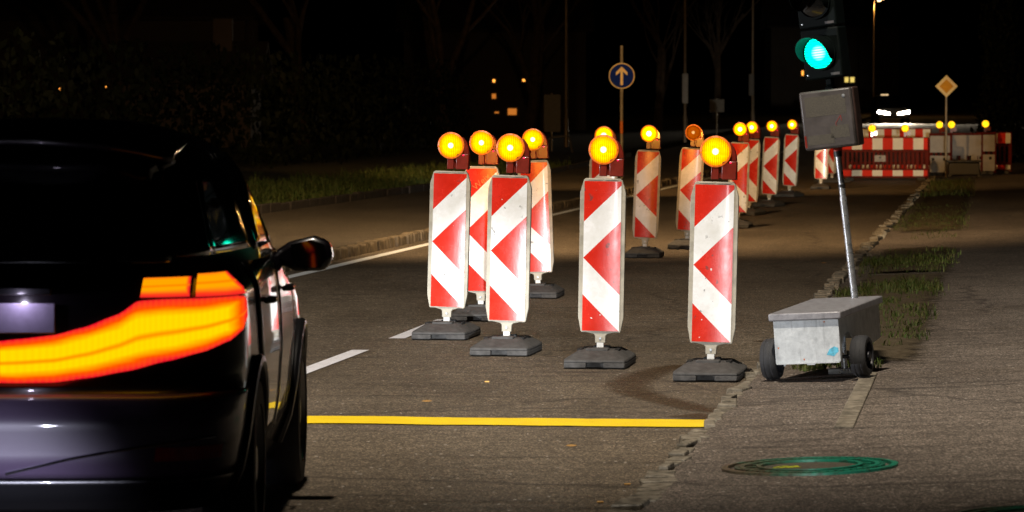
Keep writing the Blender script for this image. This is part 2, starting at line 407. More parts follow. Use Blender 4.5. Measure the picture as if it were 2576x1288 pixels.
# old wet track on the asphalt
def M_stain():
    m, t, o = nt('brown wet stain'); v = objco(t); uv = N(t, 'ShaderNodeUVMap'); uv.uv_map = 'UVMap'
    sp = N(t, 'ShaderNodeSeparateXYZ'); L(t, uv.outputs[0], sp.inputs[0])
    e = math_(t, 'MULTIPLY', math_(t, 'MULTIPLY', sp.outputs[0], math_(t, 'SUBTRACT', 1.0, sp.outputs[0])), 4.0)
    n = noise(t, v, 16, 6, 0.75)
    a = ramp(t, math_(t, 'MULTIPLY', e, n), [(0.16, (0,) * 3), (0.46, (1,) * 3)])
    tr = N(t, 'ShaderNodeBsdfTransparent'); p = prin(t, o, (0.060, 0.033, 0.012), 0.55, 0, 0, bump(t, noise(t, v, 90, 2), 0.8, 0.01), 0.3)
    ms = t.nodes.new('ShaderNodeMixShader'); L(t, math_(t, 'MULTIPLY', a, 0.55), ms.inputs[0]); L(t, tr.outputs[0], ms.inputs[1]); L(t, p.outputs[0], ms.inputs[2]); L(t, ms.outputs[0], o.inputs[0])
    return m
m_stain = M_stain()
def stain(pts, ws, name='wet_stain'):
    mb = MB(); P = [atz(u, v, 0.003) for u, v in pts]
    n = len(P)
    def f(u, v):
        i = round(v * (n - 1)); t = (P[min(i + 1, n - 1)] - P[max(i - 1, 0)]).normalized(); s = Vector((t.y, -t.x, 0)); return P[i] + s * (u - 0.5) * ws[i]
    mb.grid(f, 4, n - 1, 0, lambda u, v: (u, v)); return struct(mb.build(name, m_stain))
stain([(1720, 918), (1680, 925), (1640, 936), (1600, 951), (1575, 968), (1590, 984), (1625, 996), (1670, 1007), (1720, 1019), (1765, 1030), (1800, 1036)], [0.2, 0.34, 0.38, 0.42, 0.42, 0.4, 0.36, 0.36, 0.34, 0.3, 0.2])
stain([(1895, 857), (1925, 858), (1960, 859)], [0.1, 0.35, 0.1])
stain([(1700, 1049), (1750, 1044), (1795, 1050), (1815, 1060)], [0.2, 0.5, 0.6, 0.3])
# soil and grass on the verge between kerb and pavement
def M_soil():
    m, t, o = nt('bare verge soil'); v = objco(t); uv = N(t, 'ShaderNodeUVMap'); uv.uv_map = 'UVMap'
    sp = N(t, 'ShaderNodeSeparateXYZ'); L(t, uv.outputs[0], sp.inputs[0]); u, w_ = sp.outputs[0], sp.outputs[1]
    eu = math_(t, 'MULTIPLY', math_(t, 'MULTIPLY', u, math_(t, 'SUBTRACT', 1.0, u)), 4.0)
    ev = math_(t, 'MULTIPLY', math_(t, 'MULTIPLY', w_, math_(t, 'SUBTRACT', 1.0, w_)), 12.0)
    e = math_(t, 'MINIMUM', eu, ev); n = noise(t, v, 5, 6, 0.75); n2 = noise(t, v, 22, 5, 0.7)
    a = ramp(t, math_(t, 'ADD', e, math_(t, 'MULTIPLY', math_(t, 'SUBTRACT', n, 0.5), 1.2)), [(0.42, (0,) * 3), (0.75, (1,) * 3)])
    c = ramp(t, n2, [(0.3, (0.045, 0.033, 0.018)), (0.7, (0.12, 0.095, 0.062))])
    tr = N(t, 'ShaderNodeBsdfTransparent'); p = prin(t, o, c, 0.95, 0, 0, bump(t, n2, 1.0, 0.02), 0.1)
    ms = t.nodes.new('ShaderNodeMixShader'); L(t, a, ms.inputs[0]); L(t, tr.outputs[0], ms.inputs[1]); L(t, p.outputs[0], ms.inputs[2]); L(t, ms.outputs[0], o.inputs[0])
    return m
m_vsoil = M_soil()
mb = MB()
def soilf(u, v): y = 24.4 + 15.0 * v; return rd(0.03 + 1.15 * u, y, pz(0.03 + 1.15 * u) + 0.006 + 0.02 * math.sin(u * 3.14))
mb.grid(soilf, 6, 24, 0, lambda u, v: (u, v))
def soilg(u, v): y = 39.0 + 7.5 * v; return rd(0.03 + 1.2 * u, y, pz(0.03 + 1.2 * u) + 0.006 + 0.02 * math.sin(u * 3.14))
mb.grid(soilg, 6, 24, 0, lambda u, v: (u, v))
def soilh(u, v): y = 51.0 + 42.0 * v; return rd(0.03 + 1.2 * u, y, pz(0.03 + 1.2 * u) + 0.006 + 0.02 * math.sin(u * 3.14))
mb.grid(soilh, 6, 30, 0, lambda u, v: (u, v))
struct(mb.build('verge_soil', m_vsoil))
def M_grass(name, cols):
    m, t, o = nt(name); v = objco(t)
    n = noise(t, v, 1.3, 3); n2 = noise(t, v, 14, 2)
    c = mix(t, ramp(t, n, [(0.35, (0,) * 3), (0.65, (1,) * 3)]), cols[0], cols[1])
    c = mix(t, ramp(t, n2, [(0.4, (0,) * 3), (0.7, (0.8,) * 3)]), c, cols[2])
    d = N(t, 'ShaderNodeBsdfPrincipled', Roughness=0.6); L(t, c, d.inputs['Base Color']); d.inputs['Specular IOR Level'].default_value = 0.25
    tl = N(t, 'ShaderNodeBsdfTranslucent'); L(t, c, tl.inputs[0])
    ms = N(t, 'ShaderNodeMixShader'); ms.inputs[0].default_value = 0.3; L(t, d.outputs[0], ms.inputs[1]); L(t, tl.outputs[0], ms.inputs[2]); L(t, ms.outputs[0], o.inputs[0]); return m
m_grass = M_grass('verge grass', ((0.035, 0.065, 0.010), (0.06, 0.10, 0.016), (0.13, 0.11, 0.04)))
m_grass_l = M_grass('bank grass', ((0.055, 0.105, 0.024), (0.09, 0.15, 0.034), (0.18, 0.17, 0.06)))
def blades(name, mat, spots, label):
    mb = MB(); r = random.Random(11)
    for (p, h, w) in spots:
        a = r.uniform(0, 6.283); d = Vector((math.cos(a), math.sin(a), 0)); s = Vector((-d.y, d.x, 0)) * w / 2
        lean = r.uniform(0.15, 1.2) * h
        m1 = p + d * lean * 0.35 + Vector((0, 0, h * 0.6)); tip = p + d * lean + Vector((0, 0, h * r.uniform(0.85, 1.0)))
        mb.add([p - s, p + s, m1 + s * 0.8, m1 - s * 0.8, tip], [(0, 1, 2, 3), (3, 2, 4)])
    o = mb.build(name, mat, flat=True, recalc=False); o['kind'] = 'stuff'; o['label'] = label; o['category'] = 'grass'; return o
rg = random.Random(21); spots = []
def tuft(n, y, k, h, spread):
    for _ in range(k):
        a, q = rg.uniform(0, 6.283), spread * math.sqrt(rg.random())
        nn, yy = n + q * math.cos(a), y + q * 1.6 * math.sin(a)
        if 0.05 < nn < 1.15: spots.append((rd(nn, yy, pz(nn) + 0.005), h * rg.uniform(0.4, 1.15), rg.uniform(0.006, 0.012)))
for _ in range(75): tuft(rg.uniform(0.12, 1.0), rg.gauss(35.2, 0.7), 20, rg.uniform(0.04, 0.13), 0.12)
for _ in range(110): tuft(rg.uniform(0.12, 1.0), rg.gauss(41.8, 1.3), 22, rg.uniform(0.03, 0.09), 0.17)
for _ in range(110): tuft(rg.uniform(0.12, 1.0), rg.gauss(58, 4), 18, rg.uniform(0.03, 0.07), 0.25)
for _ in range(120): tuft(rg.uniform(0.12, 1.0), rg.uniform(74, 92), 14, rg.uniform(0.05, 0.16), 0.3)
for _ in range(40): tuft(rg.uniform(0.5, 1.0), rg.uniform(26.5, 33.0), 18, rg.uniform(0.04, 0.10), 0.09)
for _ in range(30): tuft(rg.uniform(0.15, 0.75), rg.uniform(24.55, 25.0), 16, rg.uniform(0.03, 0.075), 0.06)
blades('verge_grass', m_grass, spots, 'tufts of green grass on the soil strip beside the right pavement')
# left bank behind the path
spots = []
for _ in range(15000):
    y = 50 + 55 * rg.random() ** 1.3; n = -9.95 - rg.random() ** 1.3 * 2.2
    cl = 0.5 + 0.5 * math.sin(y * 2.1 + n * 3) * math.sin(y * 0.7 - n)
    spots.append((rd(n, y, 0.12 + 0.07 * (-9.9 - n)), rg.uniform(0.10, 0.32) * (0.5 + 0.75 * cl), rg.uniform(0.012, 0.024)))
blades('bank_grass', m_grass_l, spots, 'long dark grass along the edge of the left path')
mb = MB(); mb.grid(lambda u, v: rd(-14 + 4.05 * u, 40 + 80 * v, 0.12 + 0.07 * 4.05 * (1 - u)), 2, 8); mb.grid(lambda u, v: rd(-70 + 56 * u, 40 + 80 * v, 0.4035), 2, 8)
struct(mb.build('bank', M_plain('bank soil', (0.03, 0.028, 0.015), 0.95, var=0.5, scale=3, spec=0.1)))

# concrete edging strip let into the pavement
mb = MB()
for i, (ya, yb) in enumerate(((19.95, 21.2), (21.22, 22.6), (22.62, 24.1))):
    nc = 0.72; c = rd(nc, (ya + yb) / 2, pz(nc) - 0.02)
    mb.box(c, (0.10, (yb - ya) * 1.006, 0.07), 0, Matrix.Rotation(-ROT, 3, 'Z'))
tag(mb.build('edging_strip', m_stone2, bevel=0.006), 'narrow concrete edging strip let into the pavement in front of the trailer wheel', 'edging strip')

# manhole covers
m_iron = None
def M_iron():
    m, t, o = nt('painted cast iron'); v = objco(t)
    sp = N(t, 'ShaderNodeSeparateXYZ'); L(t, v, sp.inputs[0])
    n = noise(t, v, 7, 5, 0.7)
    g = math_(t, 'ADD', math_(t, 'MULTIPLY', sp.outputs[0], 1.1), math_(t, 'MULTIPLY', n, 0.9))
    c = mix(t, ramp(t, g, [(0.10, (0,) * 3), (0.50, (1,) * 3)]), (0.10, 0.078, 0.045), (0.010, 0.20, 0.12))
    n2 = noise(t, v, 30, 3, 0.6)
    c = mix(t, ramp(t, n2, [(0.3, (0.75,) * 3), (0.5, (0,) * 3)]), c, (0.03, 0.026, 0.018))
    prin(t, o, c, 0.45, 0.1, 0, bump(t, noise(t, v, 45, 3), 0.5, 0.004), 0.5); return m
m_iron = M_iron()
m_lid = M_plain('shaded iron lid', (0.022, 0.02, 0.014), 0.6, var=0.5, scale=30)  # dark base puts the recess shade between the ribs into the colour
m_concrete_in = M_plain('cover infill concrete', (0.075, 0.065, 0.045), 0.85, var=0.5, scale=40, bmp=1.0)
m_spray = M_plain('yellow spray mark', (0.42, 0.46, 0.02), 0.7, var=0.4, scale=60)
def manhole(u, v, label, r0):
    p = atz(u, v, 0.1); n = p.x - rd(0, p.y).x; p.z = pz(n); p = atz(u, v, p.z)
    root = thing('manhole_cover', label, 'manhole cover', p)
    root.rotation_euler = (0, -math.atan(SL), 0)
    k = r0 / 0.40
    mb = MB(); mb.lathe([(0.405 * k, -0.01), (0.405 * k, 0.012), (0.375 * k, 0.014), (0.372 * k, -0.01)], 64); f = mb.build('ring', m_iron, root)
    mb = MB()
    for i in range(56):
        a = 2 * math.pi * i / 56; mb.box((0.335 * k * math.cos(a), 0.335 * k * math.sin(a), 0.004), (0.02 * k, 0.022 * k, 0.018), 0, Matrix.Rotation(a, 3, 'Z'))
    mb.lathe([(0.322 * k, -0.008), (0.322 * k, 0.014), (0.30 * k, 0.014), (0.298 * k, -0.008)], 64)
    for i in range(16):
        a = 2 * math.pi * (i + 0.5) / 16; mb.box((0.268 * k * math.cos(a), 0.268 * k * math.sin(a), 0.002), (0.05 * k, 0.03 * k, 0.012), 0, Matrix.Rotation(a, 3, 'Z'))
    mb.lathe([(0.245 * k, -0.008), (0.245 * k, 0.016), (0.222 * k, 0.016), (0.22 * k, -0.008)], 64)
    mb.build('lid_ribs', m_iron, root)
    mb = MB(); mb.lathe([(0.352 * k, -0.004), (0.0, -0.004)], 48); mb.build('lid', m_lid, root)
    mb = MB(); mb.lathe([(0.22 * k, 0.004), (0.0, 0.005)], 48); mb.build('infill', m_concrete_in, root)
    return root
mh = manhole(2037, 1176, 'round cast iron manhole cover with green painted rings in the pavement', 0.405)
mb = MB(); rs = random.Random(2)
for i in range(26):
    x, y = -0.11 + rs.uniform(-0.055, 0.055), rs.uniform(-0.06, 0.06) ; mb.box((x, y * 0.8, 0.0068), (rs.uniform(0.01, 0.04), rs.uniform(0.006, 0.014), 0.001))
mb.build('spray_mark', m_spray, mh)
manhole(2600, 1300, 'dark round manhole cover cut off by the bottom right corner', 0.33)

# ---------------------------------------------------------------- guide beacons
def beacon_proto(lens_mat, watts):
    root = thing('guide_beacon', 'x x x x', 'beacon')
    # foot
    mb = MB()
    w, d = 0.2, 0.4
    base = [(-w, -d), (-0.055, -d), (-0.055, -d + 0.05), (0.06, -d + 0.05), (0.06, -d), (w, -d), (w + 0.012, -d + 0.1), (w + 0.012, d - 0.1), (w, d), (0.06, d), (0.06, d - 0.05), (-0.055, d - 0.05), (-0.055, d), (-w, d), (-w - 0.012, d - 0.1), (-w - 0.012, -d + 0.1)]
    def ring(k, kx, ky, z):
        return [(x * kx, y * ky, z) for x, y in base]
    vs = ring(0, 1, 1, 0.004) + ring(0, 1, 1, 0.038)
    out = [(-w, -d), (w, -d), (w + 0.012, -d + 0.1), (w + 0.012, d - 0.1), (w, d), (-w, d), (-w - 0.012, d - 0.1), (-w - 0.012, -d + 0.1)]
    n = len(base)
    mb.add(vs, [tuple(range(n))[::-1], tuple(range(n, 2 * n))] + [(i, (i + 1) % n, n + (i + 1) % n, n + i) for i in range(n)])
    z0, z1, z2 = 0.0385, 0.055, 0.108
    a = [(x, y, z0) for x, y in out]; b = [(x * 0.99, y * 0.99, z1) for x, y in out]; c = [(x * 0.60, y * 0.62, z2) for x, y in out]
    vs = a + b + c; fs = [tuple(range(16, 24)), tuple(range(8))[::-1]]
    for r_ in (0, 8):
        fs += [(r_ + i, r_ + (i + 1) % 8, r_ + 8 + (i + 1) % 8, r_ + 8 + i) for i in range(8)]
    mb.add(vs, fs)
    mb.box((0, -0.16, 0.112), (0.15, 0.10, 0.022)); mb.box((0, 0.12, 0.112), (0.11, 0.10, 0.02))
    foot = mb.build('foot', m_foot, root, bevel=0.006)
    for c_, d_ in (((0.125, -0.06, 0.1075), (0.03, 0.17, 0.012)), ((-0.125, -0.06, 0.1075), (0.03, 0.17, 0.012))):
        mb = MB(); mb.box(c_, d_); mb.build('grip_slot', m_black, foot)
    # post
    mb = MB(); mb.box((0, 0, 0.125), (0.046, 0.046, 0.09)); mb.build('post', m_post, root, bevel=0.003)
    mb = MB()
    mb.prism([(-0.034, 0.148), (0.034, 0.148), (0.036, 0.196), (0.046, 0.207), (0.125, 0.226), (-0.125, 0.226), (-0.046, 0.207), (-0.036, 0.196)], Matrix.Translation((0, -0.024, 0)) @ XZ, 0.046)
    br = mb.build('bracket', m_frame, root, bevel=0.004)
    mb = MB(); mb.lathe([(0.0, 0.008), (0.008, 0.008), (0.009, 0.0)], 12, 0, Matrix.Translation((0, -0.024, 0.178)) @ Matrix.Rotation(R(90), 4, 'X')); mb.build('bolt', m_pole, br)
    # frame
    mb = MB()
    poly = [(-0.128, 0.218), (0.128, 0.218), (0.134, 0.226), (0.152, 0.32), (0.152, 1.15), (0.128, 1.235), (0.115, 1.245), (-0.115, 1.245), (-0.128, 1.235), (-0.152, 1.15), (-0.152, 0.32), (-0.134, 0.226)]
    mb.prism(poly, Matrix.Translation((0, -0.022, 0)) @ XZ, 0.05)
    mb.box((-0.05, -0.0235, 1.2365), (0.10, 0.004, 0.008)); mb.box((0.055, -0.0235, 1.2365), (0.09, 0.004, 0.008))
    fr = mb.build('panel_frame', m_frame, root, bevel=0.017)
    # film, slightly arched
    mb = MB()
    def ff(u, v):
        x = -0.124 + 0.248 * u; z = 1.226 - 0.998 * v; return Vector((x, -0.0265 - 0.009 * (1 - (2 * u - 1) ** 2), z))
    mb.grid(ff, 14, 4, 0, lambda u, v: (0.25 * u, v)); mb.build('striped_film', m_film, root)
    # lamp
    A = Matrix.Translation((0, 0, 1.437)) @ Matrix.Rotation(R(90), 4, 'X')       # local z -> -y (towards traffic)
    mb = MB()
    mb.lathe([(0.0, -0.075), (0.06, -0.075), (0.09, -0.04), (0.097, -0.005), (0.097, 0.02), (0.09, 0.02)], 32, 0, A)
    mb.box((-0.002, 0.0, 1.312), (0.050, 0.052, 0.105)); mb.box((0.034, 0.005, 1.315), (0.022, 0.03, 0.098))
    lamp = mb.build('warning_lamp', m_lamp_red, root, bevel=0.004)
    mb = MB(); mb.box((0.088, 0.012, 1.318), (0.095, 0.085, 0.118)); 
    mb.prism([(0.06, 1.377), (0.134, 1.377), (0.128, 1.42), (0.112, 1.465), (0.085, 1.50), (0.06, 1.50)], Matrix.Translation((0, -0.005, 0)) @ XZ, 0.05)
    mb.build('battery_box', m_lamp_red, lamp, bevel=0.006)
    mb = MB(); mb.lathe([(0.089, 0.012), (0.1, 0.018), (0.1, 0.034), (0.089, 0.038)], 40, 0, A)
    for i in range(10):
        an = 2 * math.pi * i / 10 + 0.1; mb.box((0.0955 * math.cos(an), -0.040, 1.437 + 0.0955 * math.sin(an)), (0.009, 0.008, 0.009))
    mb.build('lens_rim', m_rimglow, lamp)
    mb = MB(); mb.lathe([(0.0895, 0.026), (0.075, 0.034), (0.05, 0.041), (0.02, 0.045), (0.0, 0.045)], 36, 0, A); mb.build('lens', lens_mat, lamp)
    mb = MB(); mb.lathe([(0.0, 0.004), (0.0045, 0.003), (0.005, 0.0)], 10, 0, Matrix.Translation((0.096, -0.031, 1.368)) @ Matrix.Rotation(R(90), 4, 'X')); mb.build('indicator', m_led, lamp)
    light('beacon_glow', 'SPOT', (0, 0.12, 1.437), watts, (1.0, 0.40, 0.04), lamp, (0, 6, 1.30), shadow_soft_size=0.08, spot_size=R(44), spot_blend=1.0)
    return root
proto = beacon_proto(m_lens, 170.0)
lens_far_children = None
# post x, front edge of the foot y (both read off the photo), lean, yaw, which lens, label
B = [
    (1123, 857, 1.6, -8, 'n', 'lit arrow beacon of the front four standing on the tip of a broken white line'),
    (1274, 898, 1.3, -8, 'n', 'lit arrow beacon of the front four overlapping the one marked with faint letters'),
    (1510, 930, 1.0, -7, 'n', 'lit arrow beacon of the front four standing alone midway, hiding another lamp behind it'),
    (1788, 963, 1.3, -8, 'n', 'lit arrow beacon of the front four nearest to the grey wheeled trailer'),
    (1210, 810, 0.4, -8, 'n', 'lit beacon squeezed between two front beacons, faint lettering on its orange top'),
    (1355, 752, -2.0, -6, 'n', 'lit beacon leaning left, peeping out behind the right edge of a front beacon'),
    (1514, 686, 1.0, -8, 'f', 'beacon almost wholly hidden behind a front beacon, only its lamp top showing'),
    (1621, 650, 2.2, -6, 'f', 'lit beacon standing free in the gap between the two right-hand front beacons'),
    (1727, 628, 3.4, -7, 'd', 'weakly glowing beacon tilted right, half hidden behind the front beacon by the trailer'),
    (1854, 575, 1.8, -8, 'f', 'lit beacon tucked right behind the front beacon that stands by the trailer'),
    (1883, 543, 2.4, -18, 'f', 'yellowish lit beacon overlapping the edge of the beacon before it in the receding row'),
    (1934, 521, 2.4, -18, 'f', 'lit beacon in the receding row, the slimmer one right of the yellowish beacon'),
    (1985, 496, 2.6, -20, 'f', 'small lit beacon in the receding row just left of the grey control box'),
    (2064, 476, 1.4, -8, 'o', 'beacon at the row end whose lamp is hidden behind the grey control box'),
    (2092, 460, 0.5, -62, 'o', 'dark beacon turned side-on at the row end next to the signal pole'),
]
YB = []
for i, (u, vb, lean, yaw, kind, lab) in enumerate(B):
    o = proto if i == 0 else copy_tree(proto)
    d = 16325 / (vb - 282) + 0.40
    x = (u - 1288) / FP * d * 1.0006
    o.location = (x, d, 0.004); o.rotation_euler = (0, 0, R(yaw)); o['label'] = lab; o['group'] = 'red and white arrow beacons along the lane closure'
    YB.append((x, d))
    for ch in o.children:
        if not ch.name.startswith('foot'): ch.rotation_euler = (0, R(lean), 0)
        if ch.name.startswith('warning_lamp'):
            for g in ch.children:
                if g.name.startswith('lens') and not g.name.startswith('lens_rim') and kind != 'n':
                    g.data = g.data.copy(); g.data.materials[0] = {'f': m_lens_far, 'd': m_lens_dim, 'o': m_lens_far}[kind]
                if g.type == 'LIGHT' and kind == 'd':
                    g.data = g.data.copy(); g.data.energy = 25
    if i == 4:
        for ch in list(o.children):
            if ch.name.startswith('striped_film'):
                fc = bpy.data.curves.new('lettering', 'FONT'); fc.body = 'Weix'; fc.size = 0.075; fc.extrude = 0.0004
                tmp = bpy.data.objects.new('lettering', fc); COL.objects.link(tmp)
                bpy.context.view_layer.update()
                me = bpy.data.meshes.new_from_object(tmp.evaluated_get(bpy.context.evaluated_depsgraph_get())); bpy.data.objects.remove(tmp)
                tx = bpy.data.objects.new('lettering', me); COL.objects.link(tx); me.materials.clear(); me.materials.append(M_plain('faint orange lettering', (0.62, 0.17, 0.05), 0.5))
                tx.parent = ch; tx.location = (-0.045, -0.0385, 1.045); tx.rotation_euler = (R(90), R(-42), 0)
        fc = bpy.data.curves.new('lettering', 'FONT'); fc.body = 'WEIX'; fc.size = 0.085; fc.extrude = 0.002
        tmp = bpy.data.objects.new('lettering', fc); COL.objects.link(tmp); bpy.context.view_layer.update()
        me = bpy.data.meshes.new_from_object(tmp.evaluated_get(bpy.context.evaluated_depsgraph_get())); bpy.data.objects.remove(tmp)
        for ch in list(o.children):
            if ch.name.startswith('foot'):
                tx = bpy.data.objects.new('lettering', me); COL.objects.link(tx); me.materials.clear(); me.materials.append(m_foot)
                tx.parent = ch; tx.location = (-0.12, -0.375, 0.062); tx.rotation_euler = (R(22), 0, 0)

# ---------------------------------------------------------------- mobile traffic light on its trailer
TY = 24.35
tp = atz(2098, 941, 0.03); tp = Vector((1.826, 23.52, 0.034))
tl = thing('mobile_traffic_light', 'green portable traffic light leaning on a small grey two-wheeled trailer', 'traffic light', tp)
tl.rotation_mode = 'XYZ'
TM = Matrix.Translation(tp) @ Matrix.Rotation(R(-3.4), 4, 'Y') @ Matrix.Rotation(R(-20), 4, 'Z') @ Matrix.Rotation(R(1.6), 4, 'X')
tl.matrix_world = TM
TI = TM.inverted()
# trailer body: local x across, y backwards
mb = MB()
W0, Lg = 0.205, 0.99
def cart(z, k): return [(-W0 * k, 0.0 + 0.01 * (1 - k), z), (W0 * k, 0.0 + 0.01 * (1 - k), z), (W0 * k, Lg, z), (-W0 * k, Lg, z)]
# side outline with a wheel arch near the front
arch = [(0.02, 0.122), (0.045, 0.122)] + [(0.20 + 0.155 * math.cos(a), 0.13 + 0.155 * math.sin(a)) for a in [math.pi - i * math.pi / 10 for i in range(11)]] + [(0.40, 0.122), (Lg, 0.165), (Lg, 0.385), (0, 0.385), (0, 0.122)]
MX = Matrix(((0, 0, 1, 0), (1, 0, 0, 0), (0, 1, 0, 0), (0, 0, 0, 1)))
for sx in (-1, 1):
    mb.prism(arch[:-1], Matrix.Translation((sx * (W0 - 0.004) - 0.003, 0, 0)) @ MX, 0.006)
mb.box((0, 0.003, 0.252), (2 * W0 + 0.004, 0.006, 0.264)); mb.box((0, Lg, 0.275), (2 * W0 + 0.004, 0.006, 0.21)); mb.box((0, Lg / 2 + 0.02, 0.29), (2 * W0 - 0.02, Lg - 0.05, 0.006))
body = mb.build('trailer_box', m_galv, tl, bevel=0.002)
mb = MB(); mb.box((0.0, -0.004, 0.1175), (0.40, 0.014, 0.006)); mb.box((0.02, 0.0, 0.113), (0.05, 0.02, 0.012)); mb.box((-0.15, 0.0, 0.111), (0.01, 0.014, 0.014)); mb.build('lower_flange', m_galv, body)
mb = MB(); mb.box((0, Lg / 2, 0.407), (2 * W0 + 0.05, Lg + 0.05, 0.046)); mb.build('lid', m_galv_top, tl, bevel=0.008)
mb = MB(); mb.tube([(-0.24, 0.2, 0.13), (0.24, 0.2, 0.13)], 0.012); mb.build('axle', m_rim, tl)
for sx in (-1, 1):
    A = Matrix.Translation((sx * 0.287, 0.2, 0.13)) @ Matrix.Rotation(R(90) * 1, 4, 'Y')      # local z -> +x
    mb = MB(); hw = 0.048
    mb.lathe([(0.088, -hw), (0.115, -hw), (0.126, -hw * 0.7), (0.1285, -hw * 0.45), (0.1265, -hw * 0.4), (0.1265, -hw * 0.3), (0.129, -hw * 0.22), (0.129, hw * 0.22), (0.1265, hw * 0.3), (0.1265, hw * 0.4), (0.1285, hw * 0.45), (0.126, hw * 0.7), (0.115, hw), (0.1, hw * 1.02), (0.088, hw)], 48, 0, A, True)
    wh = mb.build('wheel', m_rubber, tl)
    mb = MB(); mb.lathe([(0.0, -0.01), (0.06, -0.012), (0.088, -0.02), (0.0885, hw * 0.9), (0.080, hw * 0.95), (0.078, 0.004), (0.03, 0.004), (0.028, 0.05), (0.02, 0.055), (0.0, 0.055)], 32, 0, A)
    for i in range(8):
        a = 2 * math.pi * i / 8; mb.box(A @ Vector((0.054 * math.cos(a), 0.054 * math.sin(a), 0.012)), (0.05, 0.010, 0.02), 0, A.to_3x3() @ Matrix.Rotation(a, 3, 'Z'))
    mb.build('rim', m_rim, wh)
mb = MB(); mb.box((0.13, 0.46, 0.015), (0.26, 0.05, 0.035)); mb.tube([(0.1, 0.46, 0.02), (0.1, 0.46, 0.30)], 0.02); mb.build('support_leg', m_pole, tl, bevel=0.003)
# pole, cabinet and signal head
PYd = 24.36
pb, pt = aty(2152, 764, PYd), aty(2106, 372, PYd)
up = (pt - pb).normalized()
mb = MB()
def loc(p): return TI @ Vector(p)
mb.tube([loc(pb - up * 0.05), loc(pb + up * 0.68)], 0.0225, 20); mb.tube([loc(pb + up * 0.66), loc(pt + up * 0.9)], 0.0195, 20)
mb.build('pole', m_pole, tl)
mb = MB(); mb.tube([loc(pt - up * 0.02), loc(pt + up * 0.02)], 0.028, 16); mb.build('red_clamp', m_red_clamp, tl)
mb = MB(); mb.tube([loc(pt - up * 0.25), loc(pt - up * 0.232)], 0.0235, 16); mb.build('dark_clamp', m_dark, tl)
mb = MB(); mb.tube([loc(pt - up * 0.055), loc(pt - up * 0.02)], 0.027, 16); mb.build('dark_clamp', m_dark, tl)
def frame_at(p, up, yaw):                                          # local x right, y back, z up
    f = Vector((math.sin(yaw), math.cos(yaw), 0)); f = (f - up * f.dot(up)).normalized(); x = f.cross(up).normalized()
    return Matrix((( x.x, f.x, up.x, p.x), (x.y, f.y, up.y, p.y), (x.z, f.z, up.z, p.z), (0, 0, 0, 1)))
cc = aty(2084, 299, PYd - 0.12)
F = TI @ frame_at(cc, up, R(17))
def put(o, M): o.matrix_local = M; return o
mb = MB(); mb.box((0, 0, 0), (0.335, 0.05, 0.37)); cab = put(mb.build('control_cabinet', m_cabinet, tl, bevel=0.014), F)
mb = MB(); mb.box((0.004, 0.105, -0.002), (0.342, 0.158, 0.374)); put(mb.build('cabinet_back', m_cab_side, tl, bevel=0.012), F)
mb = MB(); mb.lathe([(0.0, 0.006), (0.006, 0.006), (0.007, 0.003), (0.011, 0.003), (0.012, 0.0)], 16, 0, Matrix.Translation((0.118, -0.025, 0.135)) @ Matrix.Rotation(R(90), 4, 'X')); o = mb.build('lock', m_pole, cab)
m_wornlabel = M_plain('worn speckled label', (0.06, 0.052, 0.038), 0.6, var=0.75, scale=240)
mb = MB(); mb.box((-0.005, -0.0256, 0.085), (0.26, 0.001, 0.125)); mb.build('worn_label', m_wornlabel, cab)
mb = MB(); mb.box((-0.055, -0.0256, -0.125), (0.17, 0.001, 0.06)); mb.box((0.07, -0.0256, -0.085), (0.12, 0.001, 0.08)); mb.build('worn_label', m_wornlabel, cab)
mb = MB()
for (x0, z0, x1, z1) in ((0.05, -0.03, 0.085, 0.015), (0.085, 0.015, 0.088, -0.02), (0.05, -0.03, 0.052, -0.05)):
    v0, v1 = Vector((x0, -0.0262, z0)), Vector((x1, -0.0262, z1)); mb.tube([v0, v1], 0.0018, 6)
mb.build('red_scrawl', m_red_clamp, cab)
mb = MB(); mb.box((-0.155, -0.0256, -0.13), (0.012, 0.001, 0.075)); mb.build('reflector_scrap', m_lamp_red, cab)
sc_ = aty(2062, 133, PYd - 0.10)                                 # centre of the green lens
F = TI @ frame_at(sc_, up, R(27))
PH = 0.325
mb = MB()
for k in range(3): mb.box((0.01, 0.075, k * PH - 0.005), (0.262, 0.15, PH - 0.004))
mb.box((0.01, 0.09, -0.185), (0.05, 0.05, 0.06)); mb.box((0.01, 0.09, -0.24), (0.065, 0.065, 0.05))
head = put(mb.build('signal_head', m_signal, tl, bevel=0.012), F)
def M_signal(name, c, s, hot):
    m, t, o = nt(name); v = objco(t)
    sp = N(t, 'ShaderNodeSeparateXYZ'); L(t, v, sp.inputs[0]); x, z = sp.outputs[0], sp.outputs[2]
    r = math_(t, 'SQRT', math_(t, 'ADD', math_(t, 'MULTIPLY', x, x), math_(t, 'MULTIPLY', z, z)))
    rows = math_(t, 'SINE', math_(t, 'MULTIPLY', z, 400.0)); cols = math_(t, 'SINE', math_(t, 'MULTIPLY', x, 500.0))
    k = math_(t, 'ADD', math_(t, 'MULTIPLY', rows, 0.5), 0.62)
    cc = ramp(t, math_(t, 'DIVIDE', r, 0.1), [(0.0, hot), (0.22, hot), (0.5, c), (1.0, tuple(q * 0.75 for q in c))])
    e = N(t, 'ShaderNodeEmission'); L(t, cc, e.inputs[0]); L(t, math_(t, 'MULTIPLY', k, s), e.inputs[1]); L(t, e.outputs[0], o.inputs[0]); return m
m_green = M_signal('lit green signal lens', (0.0, 1.0, 0.60), 4.5, (0.25, 1.5, 1.1))
m_yel_off = M_plain('unlit smoky lens', (0.012, 0.011, 0.009), 0.12, var=0.5, scale=60, coat=0.3)
m_red_off = M_plain('unlit red lens', (0.05, 0.008, 0.006), 0.12, var=0.3, scale=60, coat=0.5)
